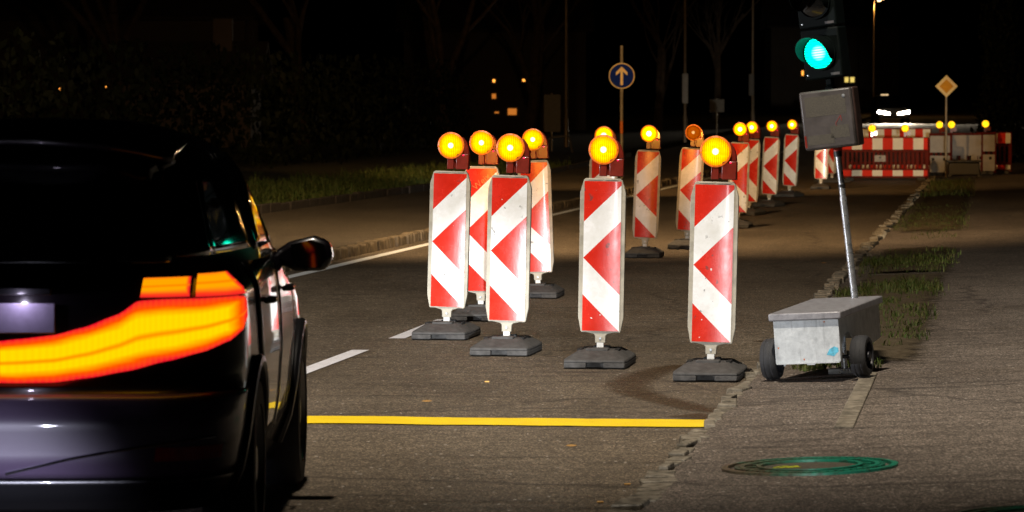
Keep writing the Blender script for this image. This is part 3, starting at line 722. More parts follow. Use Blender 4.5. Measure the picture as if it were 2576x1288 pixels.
for k, ml in ((0, m_green), (1, m_yel_off), (2, m_red_off)):
    T = Matrix.Translation((0, 0, k * PH)); A = Matrix.Rotation(R(90), 4, 'X')
    mb = MB(); mb.lathe([(0.1, 0.008), (0.07, 0.018), (0.03, 0.023), (0, 0.024)], 40, 0, A); o = mb.build('lens', ml, head); o.location = (0, 0, k * PH)
    mb = MB(); mb.lathe([(0.1, 0.0), (0.1, 0.02), (0.113, 0.02), (0.115, 0.0)], 48, 0, A)
    n = 40; a0, a1 = R(-28), R(208)
    def vis(r_, y): return [Vector((r_ * math.cos(a0 + (a1 - a0) * i / n), -y(i / n), r_ * math.sin(a0 + (a1 - a0) * i / n))) for i in range(n + 1)]
    ln = lambda q: 0.035 + 0.165 * math.sin(math.pi * min(1, max(0, q))) ** 0.55
    st = lambda q: 0.012
    inn0, inn1 = vis(0.103, st), vis(0.103, ln); ou0, ou1 = vis(0.107, st), vis(0.107, ln); m_ = n + 1
    vs = inn0 + inn1 + ou1 + ou0; fs = []
    for row in range(4):
        r2 = (row + 1) % 4
        fs += [(row * m_ + i, row * m_ + i + 1, r2 * m_ + i + 1, r2 * m_ + i) for i in range(n)]
    mb.add(vs, fs); o = mb.build('visor', m_signal, head, sharp=60); o.location = (0, 0, k * PH)
mb = MB()
for k in range(2): mb.box((0.09, -0.0015, k * PH - 0.14), (0.06, 0.003, 0.016))
mb.build('type_plate', m_cabinet, head)
mb = MB()
for k in range(2): mb.lathe([(0.0, 0.004), (0.006, 0.003), (0.007, 0.0)], 10, 0, Matrix.Translation((-0.095, 0, k * PH - 0.135)) @ Matrix.Rotation(R(90), 4, 'X'))
mb.build('screw', m_pole, head)
# the green lamp lights its hood
gl = F.copy(); glw = TM @ F @ Vector((-0.02, -0.05, -0.01))
light('signal_glow', 'POINT', (-0.02, -0.06, -0.01), 0.35, (0.0, 1.0, 0.55), head, shadow_soft_size=0.05)
# cyan reflector sticker on the trailer front
mb = MB(); mb.prism([(0.12, 0.165), (0.165, 0.155), (0.197, 0.185), (0.195, 0.205), (0.17, 0.215), (0.14, 0.20)], Matrix.Translation((0, -0.0012, 0)) @ XZ, 0.001)
mb.build('blue_paint_spot', M_plain('pale blue paint spot', (0.10, 0.42, 0.58), 0.5, var=0.5, scale=30), body)
mb = MB()
for x, z in ((0.11, 0.372), (-0.19, 0.22), (-0.03, 0.145)): mb.prism([(x, z), (x + 0.012, z), (x + 0.006, z - 0.012)], Matrix.Translation((0, -0.0012, 0)) @ XZ, 0.001)
mb.build('orange_spot', m_lamp_orange, body)

# ---------------------------------------------------------------- the dark car driving off to the left
def M_car(name, col, rough, metal, coat):
    m, t, o = nt(name); v = objco(t)
    n = noise(t, v, 3, 3); f = noise(t, v, 400, 1)
    c = mix(t, n, tuple(x * 0.8 for x in col), tuple(x * 1.2 for x in col))
    prin(t, o, c, rough, metal, coat, None, 0.5, 0.04); return m
m_body = M_car('dark plum car paint', (0.005, 0.003, 0.005), 0.3, 0.0, 1.0)
m_bump = M_car('lavender-lit bumper paint', (0.085, 0.060, 0.105), 0.4, 0.0, 0.6)  # lighter than the body: lavender headlight sheen put into the colour
m_glass = M_car('dark car glass', (0.004, 0.004, 0.004), 0.03, 0.0, 0.6)
m_trim = M_car('black car trim', (0.008, 0.008, 0.009), 0.3, 0.0, 0.2)
m_refl = M_plain('red bumper reflector', (0.5, 0.01, 0.02), 0.25, var=0.3, scale=50, coat=0.5)
m_plate = M_plain('pale number plate', (0.36, 0.31, 0.44), 0.4, var=0.15, scale=10)
m_exh = M_plain('chrome strip', (0.6, 0.6, 0.65), 0.15, 1.0, var=0.1)
def interp(tab, z):
    if z <= tab[0][0]: return tab[0][1]
    for (a, x), (b, y) in zip(tab, tab[1:]):
        if z <= b:
            k = (z - a) / (b - a); k = k if tab is TW or tab is TP else k * k * (3 - 2 * k) * 0.35 + k * 0.65; return x + (y - x) * k
    return tab[-1][1]
TW = [(0.22, .85), (0.35, .90), (0.5, .925), (0.72, .94), (0.85, .935), (1.0, .925), (1.10, .905), (1.13, .897), (1.45, .8144), (1.52, .772), (1.57, .715), (1.61, .62), (1.64, .50), (1.655, .40)]
TP = [(0.2, 0.012), (1.02, 0.012), (1.13, .107), (1.5, .107), (1.62, .04), (1.66, 0.02)]
TR = [(0.22, .16), (0.30, .06), (0.42, .0), (0.56, -.01), (0.64, .02), (0.69, .085), (0.80, .10), (0.98, .11), (1.06, .13), (1.11, .16), (1.3, .28), (1.5, .42), (1.58, .50), (1.62, .60), (1.655, .85)]
TRC = [(0.2, .42), (1.02, .42), (1.16, .36), (1.66, .40)]
TF = [(0.22, 4.25), (0.5, 4.36), (0.7, 4.33), (0.85, 4.2), (0.92, 3.95), (0.99, 3.3), (1.10, 3.05), (1.3, 2.7), (1.5, 2.25), (1.6, 1.9), (1.655, 1.5)]
RCX = 0.30; RCY = 0.42
def segs(z):
    w, yr, yf = interp(TW, z) - interp(TP, z), interp(TR, z), interp(TF, z)
    rx = min(RCX, w * 0.55); return w, yr, yf, rx
CROWN = 0.07
def csurf(z, t, off=0.0):
    # t: 0 rear middle, 1 start of corner, 2 end of corner, 3 start of front corner, 4 end of it, 5 front middle
    w, yr, yf, rx = segs(z)
    def raw(t, z):
        w, yr, yf, rx = segs(z)
        if t <= 1: x = (w - rx) * t; y = yr
        RCY = interp(TRC, z); tp = interp(TP, z)
        if t <= 1: pass
        elif t <= 2: a = (t - 1) * math.pi / 2; x = w - rx + rx * math.sin(a); y = yr + RCY * (1 - math.cos(a))
        elif t <= 3: y0, y1 = yr + RCY, max(yf - 0.8, yr + RCY + 0.1); y = y0 + (y1 - y0) * (t - 2); q = min(1, (y - y0) / 0.95); x = w + tp * (q - 0.12 * q * q) / 0.88 - 0.02 * max(0, (t - 2.5))
        elif t <= 4: a = (t - 3) * math.pi / 2; y0 = max(yf - 0.8, yr + RCY + 0.1); x = w + tp - 0.01 - rx * (1 - math.cos(a)); y = y0 + (yf - y0) * math.sin(a)
        else: x = (w + tp - 0.01 - rx) * (5 - t); y = yf
        y -= CROWN * (1 - min(1, x / w) ** 2) * (1 if t < 2 else (-1 if t > 3 else 0)) if t < 2 or t > 3 else 0
        return Vector((x, y, z))
    p = raw(t, z)
    if off:
        e = 0.01
        du = raw(min(5, t + e), z) - raw(max(0, t - e), z); dv = raw(t, min(1.655, z + e)) - raw(t, max(0.22, z - e))
        n = du.cross(dv)
        if n.length > 1e-9:
            n.normalize()
            if n.dot(p - Vector((0, 2.1, 0.8))) < 0: n = -n
            p = p + n * off
    return p
def t_of_x(z, x):       # rear-face parameter from a sideways distance
    w, yr, yf, rx = segs(z)
    if x <= w - rx: return x / (w - rx)
    return 1 + math.asin(min(1, (x - w + rx) / rx)) / (math.pi / 2)
def t_of_y(z, y):       # flank parameter from a lengthwise distance
    RCY = interp(TRC, z)
    w, yr, yf, rx = segs(z); y0, y1 = yr + RCY, max(yf - 0.8, yr + RCY + 0.1)
    if y < y0: return 1 + math.acos(max(-1, min(1, 1 - (y - yr) / RCY))) / (math.pi / 2)
    return 2 + (y - y0) / (y1 - y0)
CX, CY = -1.925, 13.95
car = thing('car', 'dark plum car with a glowing red and amber tail lamp passing the stop line', 'car', (CX, CY, 0.004), R(-0.5))
ZL = [0.22, .26, .30, .36, .42, .5, .56, .60, .64, .665, .69, .72, .76, .8, .85, .9, .95, .98, 1.0, 1.03, 1.06, 1.08, 1.1, 1.12, 1.16, 1.2, 1.25, 1.3, 1.35, 1.4, 1.45, 1.5, 1.54, 1.57, 1.6, 1.62, 1.635, 1.645, 1.655]
TL = [i / 8 for i in range(8)] + [1 + i / 12 for i in range(12)] + [2 + i / 14 for i in range(14)] + [3 + i / 8 for i in range(8)] + [4, 4.33, 4.66, 5]
mb = MB(); ring = [(t, 1) for t in TL] + [(t, -1) for t in TL[-2:0:-1]]
vs = []
for z in ZL:
    for t, s in ring:
        p = csurf(z, t); vs.append((p.x * s, p.y, p.z))
n = len(ring); fs = []
for j in range(len(ZL) - 1):
    for i in range(n): fs.append((j * n + i, j * n + (i + 1) % n, (j + 1) * n + (i + 1) % n, (j + 1) * n + i))
vs.append((0, 2.0, 1.665)); top = len(vs) - 1; vs.append((0, 2.0, 0.22)); bot = len(vs) - 1
for i in range(n):
    fs.append(((len(ZL) - 1) * n + i, (len(ZL) - 1) * n + (i + 1) % n, top)); fs.append(((i + 1) % n, i, bot))
mb.add(vs, fs); mb.build('body', m_body, car, sharp=50)
def patch(name, mat, zs, t0, t1, off, nu=14, parent=car, mirror=False, uv=False, thick=0.0):
    mb = MB(); nz = len(zs) - 1
    def f(u, v):
        z = zs[round(v * nz)]; a, b = t0(z), t1(z); return csurf(z, a + (b - a) * u, off)
    if mirror:
        def f2(u, v):
            z = zs[round(v * nz)]; b = t1(z); q = -b + 2 * b * u; p = csurf(z, abs(q), off); return Vector((math.copysign(p.x, q), p.y, p.z))
        mb.grid(f2, nu * 2, nz, 0, (lambda u, v: (u, v)) if uv else None)
    else: mb.grid(f, nu, nz, 0, (lambda u, v: (u, v)) if uv else None)
    if mirror == 'both': pass
    o = mb.build(name, mat, parent, sharp=60, recalc=False)
    sm = o.modifiers.new('thickness', 'SOLIDIFY'); sm.thickness = thick or 0.004; sm.offset = 0
    return o
def lin(a, b, n): return [a + (b - a) * i / n for i in range(n + 1)]
patch('rear_window', m_glass, lin(1.13, 1.545, 14), None, lambda z: t_of_x(z, interp([(1.13, .66), (1.2, .68), (1.45, .60), (1.545, .54)], z)), 0.004, 12, mirror=True)
for s in (1,):
    patch('rear_side_window', m_glass, lin(1.15, 1.50, 12), lambda z: 1.45, lambda z: t_of_y(z, 1.30), 0.004, 22)
    patch('door_window', m_glass, lin(1.14, 1.52, 12), lambda z: t_of_y(z, 1.36), lambda z: t_of_y(z, interp([(1.14, 2.05), (1.52, 1.95)], z)), 0.004, 8)
    patch('door_window', m_glass, lin(1.14, 1.50, 12), lambda z: t_of_y(z, interp([(1.14, 2.12), (1.5, 2.02)], z)), lambda z: t_of_y(z, interp([(1.14, 2.75), (1.5, 2.2)], z)), 0.004, 8)
    d1 = patch('rear_door', m_body, lin(0.38, 1.10, 16), lambda z: t_of_y(z, interp([(0.38, 1.15), (0.6, 1.12), (0.8, 1.0), (1.1, .95)], z)), lambda z: t_of_y(z, 2.02), 0.006, 8)
    d2 = patch('front_door', m_body, lin(0.38, 1.10, 16), lambda z: t_of_y(z, 2.045), lambda z: t_of_y(z, 2.98), 0.006, 8)
    for d, yy in ((d1, 1.15), (d2, 2.2)):
        mb = MB(); mb.tube([(0.945, yy, 0.945), (0.975, yy + 0.03, 0.945), (0.975, yy + 0.16, 0.945), (0.945, yy + 0.19, 0.945)], 0.012, 8); mb.build('handle', m_trim, d)
# bumper and lower trim
patch('bumper', m_bump, lin(0.36, 0.655, 14), None, lambda z: 2.0 + (0.06 if z > .5 else .02), 0.006, 22, mirror=True)
patch('lower_trim', m_trim, lin(0.225, 0.352, 6), None, lambda z: 1.96, 0.008, 20, mirror=True)
for s in (1, -1):
    mb = MB(); mb.grid(lambda u, v: (lambda p: Vector((p.x * s, p.y, p.z)))(csurf(0.42 + 0.05 * v, 1.05 + 0.55 * u, 0.012)), 8, 2); mb.build('bumper_reflector', m_refl, car)
mb = MB(); mb.tube([Vector((p.x * 1, p.y, p.z)) for p in [csurf(0.50 - 0.12 * (1 - k / 14) ** 1.6, 0.15 + 1.35 * k / 14, 0.012) for k in range(15)]], 0.006, 8)
mb.tube([Vector((-p.x, p.y, p.z)) for p in [csurf(0.50 - 0.12 * (1 - k / 14) ** 1.6, 0.15 + 1.35 * k / 14, 0.012) for k in range(15)]], 0.006, 8); mb.build('chrome_strip', m_exh, car)
# tail lamps: an outer cluster wrapping the corner and an added band drawn out like a moving lamp's streak
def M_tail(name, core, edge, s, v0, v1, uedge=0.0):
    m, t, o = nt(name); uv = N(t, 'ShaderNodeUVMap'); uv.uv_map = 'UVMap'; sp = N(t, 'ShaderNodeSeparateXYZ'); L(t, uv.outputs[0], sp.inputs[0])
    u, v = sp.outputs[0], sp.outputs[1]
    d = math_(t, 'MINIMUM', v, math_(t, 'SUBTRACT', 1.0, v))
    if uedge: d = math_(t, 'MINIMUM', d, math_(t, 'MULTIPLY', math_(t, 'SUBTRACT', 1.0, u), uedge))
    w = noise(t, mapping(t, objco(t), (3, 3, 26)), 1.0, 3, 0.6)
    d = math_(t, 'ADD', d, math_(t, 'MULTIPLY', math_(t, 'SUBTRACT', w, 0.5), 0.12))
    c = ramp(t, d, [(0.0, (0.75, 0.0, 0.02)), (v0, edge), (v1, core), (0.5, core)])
    # darker line parting the glow into two streaks
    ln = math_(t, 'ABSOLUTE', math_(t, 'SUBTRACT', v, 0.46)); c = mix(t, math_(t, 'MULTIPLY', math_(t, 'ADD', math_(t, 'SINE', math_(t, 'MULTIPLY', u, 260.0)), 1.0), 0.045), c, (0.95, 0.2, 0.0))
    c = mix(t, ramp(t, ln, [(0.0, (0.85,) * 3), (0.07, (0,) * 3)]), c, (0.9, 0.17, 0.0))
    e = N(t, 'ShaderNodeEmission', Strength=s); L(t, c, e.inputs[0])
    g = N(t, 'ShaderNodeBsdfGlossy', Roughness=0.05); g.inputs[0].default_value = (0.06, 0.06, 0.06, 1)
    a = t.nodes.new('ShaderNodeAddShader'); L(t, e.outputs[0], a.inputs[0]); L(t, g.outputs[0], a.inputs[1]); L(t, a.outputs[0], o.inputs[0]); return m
m_tail = M_tail('lit tail lamp and streak', (1.05, 0.62, 0.0), (1.0, 0.07, 0.0), 1.15, 0.11, 0.27, 3.0)
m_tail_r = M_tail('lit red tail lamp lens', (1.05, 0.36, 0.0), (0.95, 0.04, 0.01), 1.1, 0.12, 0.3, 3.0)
# outline of the band in (sideways, height)
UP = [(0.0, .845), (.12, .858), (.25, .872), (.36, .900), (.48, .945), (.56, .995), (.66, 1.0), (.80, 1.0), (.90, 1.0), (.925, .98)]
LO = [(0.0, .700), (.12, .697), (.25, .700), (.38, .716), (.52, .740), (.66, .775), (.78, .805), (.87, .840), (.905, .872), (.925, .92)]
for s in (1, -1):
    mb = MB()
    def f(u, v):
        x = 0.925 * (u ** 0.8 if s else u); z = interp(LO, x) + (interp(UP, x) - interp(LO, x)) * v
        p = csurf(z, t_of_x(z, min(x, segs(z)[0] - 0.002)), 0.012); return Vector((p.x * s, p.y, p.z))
    mb.grid(f, 40, 10, 0, lambda u, v: (u, v)); lm = mb.build('tail_lamp_streak', m_tail, car, recalc=False, sharp=80)
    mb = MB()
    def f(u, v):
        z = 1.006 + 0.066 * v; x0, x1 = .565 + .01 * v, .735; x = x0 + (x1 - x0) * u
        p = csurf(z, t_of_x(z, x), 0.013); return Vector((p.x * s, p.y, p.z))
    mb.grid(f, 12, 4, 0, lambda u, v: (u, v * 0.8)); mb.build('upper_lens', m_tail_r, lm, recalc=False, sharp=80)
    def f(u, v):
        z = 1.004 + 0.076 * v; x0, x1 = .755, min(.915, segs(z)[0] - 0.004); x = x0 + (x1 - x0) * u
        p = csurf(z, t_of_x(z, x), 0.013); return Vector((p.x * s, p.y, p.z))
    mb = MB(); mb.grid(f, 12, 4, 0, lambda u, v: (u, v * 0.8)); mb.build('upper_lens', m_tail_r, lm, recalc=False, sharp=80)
# number plate, spoiler, aerial, mirrors, wheels
mb = MB(); mb.box((0, -0.012 + interp(TR, .93) - CROWN, .935), (0.52, 0.012, 0.11), 0, Matrix.Rotation(R(-3), 3, 'X')); mb.build('number_plate', m_plate, car, bevel=0.004)
mb = MB(); mb.box((0, interp(TR, .93) - CROWN - 0.02, 1.035), (0.5, 0.05, 0.03)); ph = mb.build('plate_lamp_rail', m_trim, car, bevel=0.006)
for q in (-0.14, 0.14): light('plate_lamp', 'POINT', (q, interp(TR, .93) - CROWN - 0.07, 1.015), 0.55, (0.80, 0.72, 1.0), ph, shadow_soft_size=0.01)
mb = MB()
def spo(u, v):
    x = -0.66 + 1.32 * u; k = abs(2 * u - 1); y0 = 0.24 + 0.16 * k ** 3; return Vector((x, y0 + 0.55 * v, 1.60 - 0.075 * k ** 2.5 + 0.045 * v ** 0.6))
mb.grid(spo, 24, 8); sp = mb.build('roof_spoiler', m_body, car, recalc=False); sm = sp.modifiers.new('t', 'SOLIDIFY'); sm.thickness = 0.035
mb = MB(); mb.tube([(-0.15, 0.30, 1.585), (0.15, 0.30, 1.585)], 0.008, 6); mb.build('brake_light', m_refl, sp)
for s in (1, -1):
    mb = MB()
    prof = [(-0.02, 0), (0.05, 0.05), (0.16, 0.075), (0.23, 0.05), (0.245, -0.02), (0.21, -0.075), (0.08, -0.075), (0.0, -0.04)]
    mb.prism([(x * s, z) for x, z in prof], Matrix.Translation((s * 0.885, 2.62, 1.075)) @ XZ, 0.14)
    mr = mb.build('door_mirror', m_body, car, bevel=0.025)
    mb = MB(); mb.prism([(x * s * 0.8 + 0.022 * s, z * 0.8) for x, z in prof[1:7]], Matrix.Translation((s * 0.885, 2.612, 1.075)) @ XZ, 0.006); mb.build('mirror_glass', m_glass, mr)
    for yy in (0.80, 3.42):
        A = Matrix.Translation((s * 0.85, yy, 0.335)) @ Matrix.Rotation(R(90) * s, 4, 'Y')
        mb = MB(); mb.lathe([(0.23, -0.1), (0.31, -0.1), (0.335, -0.07), (0.336, 0.07), (0.315, 0.098), (0.23, 0.1)], 40, 0, A, True); wh = mb.build('wheel', m_rubber, car)
        mb = MB(); mb.lathe([(0.0, 0.075), (0.06, 0.085), (0.19, 0.06), (0.228, 0.095), (0.232, 0.0), (0, 0)], 32, 0, A)
        mb.build('rim', M_plain('alloy rim', (0.2, 0.2, 0.2), 0.35, 0.8) if yy < 1 and s == 1 else bpy.data.materials['alloy rim'], wh)
        mb = MB()
        P = [csurf(max(.225, .335 + .40 * math.sin(a)), t_of_y(max(.225, .335 + .40 * math.sin(a)), yy + .40 * math.cos(a)), 0.012) for a in lin(-0.25, math.pi + 0.25, 24)]
        mb.tube([Vector((p.x * s, p.y, p.z)) for p in P], 0.022, 8); mb.build('wheel_arch', m_trim, car)

# ---------------------------------------------------------------- barriers and far things
def M_stripe(name, period, phase):
    m, t, o = nt(name); v = objco(t); sp = N(t, 'ShaderNodeSeparateXYZ'); L(t, v, sp.inputs[0])
    f = math_(t, 'FRACT', math_(t, 'ADD', math_(t, 'MULTIPLY', sp.outputs[0], 1 / period), phase)); r = math_(t, 'LESS_THAN', f, 0.5)
    n = noise(t, v, 5, 4, 0.7)
    w = mix(t, n, (0.55, 0.54, 0.48), (0.82, 0.81, 0.74)); rr = mix(t, n, (0.50, 0.02, 0.012), (0.66, 0.035, 0.015))
    prin(t, o, mix(t, r, w, rr), 0.6, 0, 0, None, 0.08); return m
m_str1 = M_stripe('striped barrier board', 0.50, 0.12)
m_str2 = M_stripe('small striped board', 0.40, 0.3)
m_bar = M_plain('dark red barrier plastic', (0.10, 0.010, 0.005), 0.6, var=0.3, scale=6, spec=0.08)
m_wpan = M_plain('white barrier panel', (0.34, 0.33, 0.33), 0.6, var=0.15, scale=5, spec=0.08)
def small_lamp(parent, x, z, y=-0.05):
    A = Matrix.Translation((x, y, z)) @ Matrix.Rotation(R(90), 4, 'X')
    mb = MB(); mb.lathe([(0.0, -0.07), (0.07, -0.06), (0.1, 0.0), (0.1, 0.03), (0.088, 0.034)], 24, 0, A); mb.box((x, y + 0.03, z - 0.14), (0.05, 0.05, 0.12)); mb.box((x + 0.085, y + 0.04, z - 0.12), (0.09, 0.08, 0.11))
    lp = mb.build('warning_lamp', m_lamp_red, parent)
    mb = MB(); mb.lathe([(0.09, 0.03), (0.05, 0.045), (0.0, 0.048)], 24, 0, A); mb.build('lens', m_glow, lp)
    light('beacon_glow', 'POINT', (x, y + 0.2, z), 2.0, (1.0, 0.42, 0.05), lp, shadow_soft_size=0.08)
    return lp
def M_glow():
    m, t, o = nt('amber lamp lens'); lw = N(t, 'ShaderNodeTexNoise', Scale=22.0); L(t, objco(t), lw.inputs['Vector'])
    c = ramp(t, lw.outputs['Fac'], [(0.35, (1.0, 0.40, 0.0)), (0.65, (1.2, 0.72, 0.02))]); e = N(t, 'ShaderNodeEmission', Strength=1.8); L(t, c, e.inputs[0]); L(t, e.outputs[0], o.inputs[0]); return m
m_glow = M_glow()
def barrier(name, label, x, y, w, yaw, kind, lamps, z0=0.0, h=1.02):
    root = thing(name, label, 'barrier', (x, y, z0 + hill(y)), yaw, 'barrier fences closing the lane')
    mb = MB()
    for s in (-1, 1): mb.box((s * (w / 2 - 0.03), 0, h / 2 + 0.05), (0.06, 0.05, h))
    mb.box((0, 0, 0.1), (w, 0.05, 0.05)); mb.box((0, 0, h + 0.03), (w, 0.05, 0.05)); mb.box((0, 0.006, 0.28), (w, 0.03, 0.05)); mb.box((0, 0.006, h - 0.29), (w, 0.03, 0.05))
    fr = mb.build('rail_frame', m_bar, root, bevel=0.006)
    mb = MB(); k = int(w / 0.105)
    for i in range(k): mb.box((-w / 2 + w * (i + 0.5) / k, 0.012, h / 2 + 0.02), (0.055, 0.02, h - 0.1))
    mb.build('slats', m_bar, root)
    if kind == 'striped':
        mb = MB(); mb.box((0, -0.032, h - 0.11), (w - 0.06, 0.014, 0.285)); mb.build('upper_board', m_str1, root, bevel=0.004)
        mb = MB(); mb.box((0, -0.032, 0.19), (w - 0.06, 0.014, 0.145)); mb.build('lower_board', m_str1, root, bevel=0.004)
        mb = MB(); mb.box((-0.12, -0.012, 0.55), (0.27, 0.012, 0.155)); sg = mb.build('name_board', m_wpan, root)
        mb = MB(); mb.prism([(-0.15, 0.60), (-0.09, 0.60), (-0.09, 0.56), (-0.12, 0.535), (-0.15, 0.56)], Matrix.Translation((0, -0.021, 0)) @ XZ, 0.002); mb.box((-0.12, -0.02, 0.51), (0.16, 0.003, 0.012)); mb.build('emblem', m_dark, sg)
    elif kind == 'white':
        mb = MB(); mb.box((0, -0.035, h - 0.26), (w - 0.1, 0.014, 0.52))
        for q in (-1, 0, 1): mb.box((q * w * 0.27, -0.035, h - 0.68), (w * 0.16, 0.014, 0.34))
        mb.build('white_panel', m_wpan, root)
    elif kind == 'slim':
        mb = MB(); mb.box((0, -0.035, h - 0.22), (w - 0.08, 0.014, 0.42)); mb.box((0, -0.035, 0.30), (w - 0.08, 0.014, 0.42)); p = mb.build('white_panel', m_wpan, root)
        mb = MB(); mb.box((w * 0.2, -0.044, 0.42), (0.07, 0.006, 0.07)); mb.box((-w * 0.3, -0.044, 0.42), (0.07, 0.006, 0.07)); mb.build('dark_hole', m_black, p)
    elif kind == 'small':
        mb = MB(); mb.box((0, -0.032, h - 0.10), (w - 0.06, 0.014, 0.26)); mb.build('upper_board', m_str2, root)
        mb = MB(); mb.box((0, -0.032, 0.17), (w - 0.06, 0.014, 0.11)); mb.build('lower_board', m_str2, root)
    for x0 in (-w / 2 + 0.2, w / 2 - 0.2):
        mb = MB(); mb.box((x0, 0.0, 0.045), (0.22, 0.7, 0.08), 0, None, (0.8, 0.9)); mb.build('foot', m_foot, root, bevel=0.01)
    for lx in lamps: small_lamp(root, lx, h + 0.27)
    return root
def px(u, y): return (u - 1288) / FP * y
Y0 = 94.5
barrier('barrier_fence', 'striped barrier fence with a small white name board, right of the signal pole', px(2226, Y0), Y0, 2.14, R(-4), 'striped', (-0.32, 0.49))
barrier('barrier_fence', 'second striped barrier fence mostly hidden behind the one with the name board', px(2240, 99), 99.5, 2.2, R(-3), 'small', (), 0.10, 1.12)
barrier('barrier_fence', 'narrow pale barrier seen almost edge-on beside the priority sign post', px(2366, 97), 97, 0.62, R(-30), 'slim', (0.0,), 0.08)
barrier('barrier_fence', 'wide white-panelled barrier standing behind the dark low crate', px(2424, 98), 98, 0.98, R(-2), 'white', (-0.32,), 0.08)
barrier('barrier_fence', 'narrow white barrier with a lamp on top, between the crate and the striped gate', px(2481, 98), 98, 0.5, R(-3), 'slim', (-0.03,), 0.10)
barrier('barrier_fence', 'small red and white barrier fence with tall slats, last before the dark hedge', px(2521, 99), 99, 0.48, R(-3), 'small', (), 0.10)
# dark low crate in front of the white barrier
cr = thing('equipment_crate', 'dark low equipment crate on the pavement in front of the white-panelled barrier', 'crate', (px(2424, 95), 95, 0.09), R(-3))
mb = MB(); mb.box((0, 0, 0.2), (0.8, 0.55, 0.32), 0, None, (0.94, 0.94)); b_ = mb.build('box', m_dark, cr, bevel=0.03)
mb = MB(); mb.box((0, 0, 0.385), (0.86, 0.6, 0.05)); mb.build('lid', m_dark, cr, bevel=0.015)
mb = MB(); mb.box((-0.36, 0, 0.03), (0.08, 0.6, 0.06)); mb.box((0.36, 0, 0.03), (0.08, 0.6, 0.06)); mb.build('skid', m_dark, cr)

# signs
m_blue = M_plain('blue sign face', (0.004, 0.02, 0.22), 0.6, var=0.1, spec=0.05)
m_signw = M_plain('amber-lit sign white', (0.78, 0.64, 0.34), 0.6, var=0.1, spec=0.05)  # white tinted amber, sodium lamp light put into the colour
m_signy = M_plain('sign yellow', (0.62, 0.30, 0.03), 0.6, var=0.1, spec=0.05)
m_signb = M_plain('sign back', (0.07, 0.062, 0.055), 0.6, var=0.3)
m_post2 = M_plain('sign post steel', (0.25, 0.22, 0.17), 0.5, 0.4, var=0.35, scale=4)
m_bark = M_plain('bark', (0.09, 0.06, 0.04), 0.9, var=0.5, scale=4, bmp=1.0)
Y1 = 90.0; c = aty(1564, 191, Y1); zc = c.z
sg = thing('arrow_sign', 'round blue sign with a pale upward arrow on a post behind the beacons', 'sign', (c.x, Y1, 0.12))
mb = MB(); mb.tube([(0, 0.045, 0), (0, 0.045, zc - 0.12 + 0.71)], 0.038, 12); mb.build('post', m_post2, sg)
A = Matrix.Translation((0, 0, zc - 0.12)) @ Matrix.Rotation(R(90), 4, 'X')
mb = MB(); mb.lathe([(0.0, -0.003), (0.3, -0.003), (0.302, 0.0), (0.3, 0.003), (0.0, 0.003)], 48, 0, A); face = mb.build('sign_plate', m_signw, sg)
mb = MB(); mb.lathe([(0.28, 0.004), (0.0, 0.005)], 48, 0, A); mb.build('blue_face', m_blue, face)
arrow = [(-0.03, -0.215), (0.03, -0.215), (0.03, 0.10), (0.135, 0.01), (0.135, 0.085), (0.0, 0.215), (-0.135, 0.085), (-0.135, 0.01), (-0.03, 0.10)]
mb = MB(); mb.prism(arrow, Matrix.Translation((0, -0.008, zc - 0.12)) @ XZ, 0.002); mb.build('arrow', m_signw, face)
mb = MB(); mb.tube([(0, 0.0449, zc - 0.12 - 1.35), (0, 0.0449, zc - 0.12 - 1.05)], 0.0395, 12); mb.build('orange_sticker', m_lamp_orange, sg)
Y2 = 96.0; c = aty(2381, 217, Y2); zc = c.z
sg = thing('priority_sign', 'diamond priority road sign with yellow centre on a post by the barriers', 'sign', (c.x, Y2, pz(1.0)))
mb = MB(); mb.tube([(0, 0.03, 0), (0, 0.03, zc)], 0.03, 12); mb.build('post', m_post2, sg)
h = 0.28; mb = MB(); mb.prism([(0, -h), (h, 0), (0, h), (-h, 0)], Matrix.Translation((0, -0.004, zc - pz(1.0))) @ XZ, 0.004); pl = mb.build('sign_plate', m_signw, sg)
h = 0.175; mb = MB(); mb.prism([(0, -h), (h, 0), (0, h), (-h, 0)], Matrix.Translation((0, -0.008, zc - pz(1.0))) @ XZ, 0.002); yl = mb.build('yellow_face', m_signy, pl)
def back_sign(u0, v0, u1, v1, ub, vb, y, label):
    a, b = aty(u0, v0, y), aty(u1, v1, y); g = aty(ub, vb, y)
    r_ = thing('sign_back', label, 'sign', (g.x, y, g.z))
    mb = MB(); mb.tube([(0, 0.03, 0), (0, 0.03, a.z - g.z + 0.05)], 0.03, 10); mb.build('post', m_post2, r_)
    mb = MB(); mb.box(((a.x + b.x) / 2 - g.x, 0, (a.z + b.z) / 2 - g.z), (b.x - a.x, 0.012, a.z - b.z)); mb.build('sign_plate', m_signb, r_, bevel=0.003)
back_sign(1785, 250, 1822, 282, 1803, 372, 150, 'small grey square sign back on a thin post behind the beacons')
back_sign(1368, 238, 1410, 332, 1388, 400, 130, 'tall dim panel on a post beyond the left grass')
# small tubular hoop beside the path
hb = aty(1420, 392, 120)
mb = MB(); mb.tube([(0, 0, 0), (0.0, 0, 0.55), (0.08, 0, 0.62), (0.55, 0, 0.66), (0.64, 0, 0.6), (0.78, 0, 0)], 0.03, 8)
o = mb.build('hoop_barrier', m_signb); o.location = (hb.x - 0.5, 120, hill(120) + 0.1); tag(o, 'low tubular steel hoop beside the left path', 'hoop')
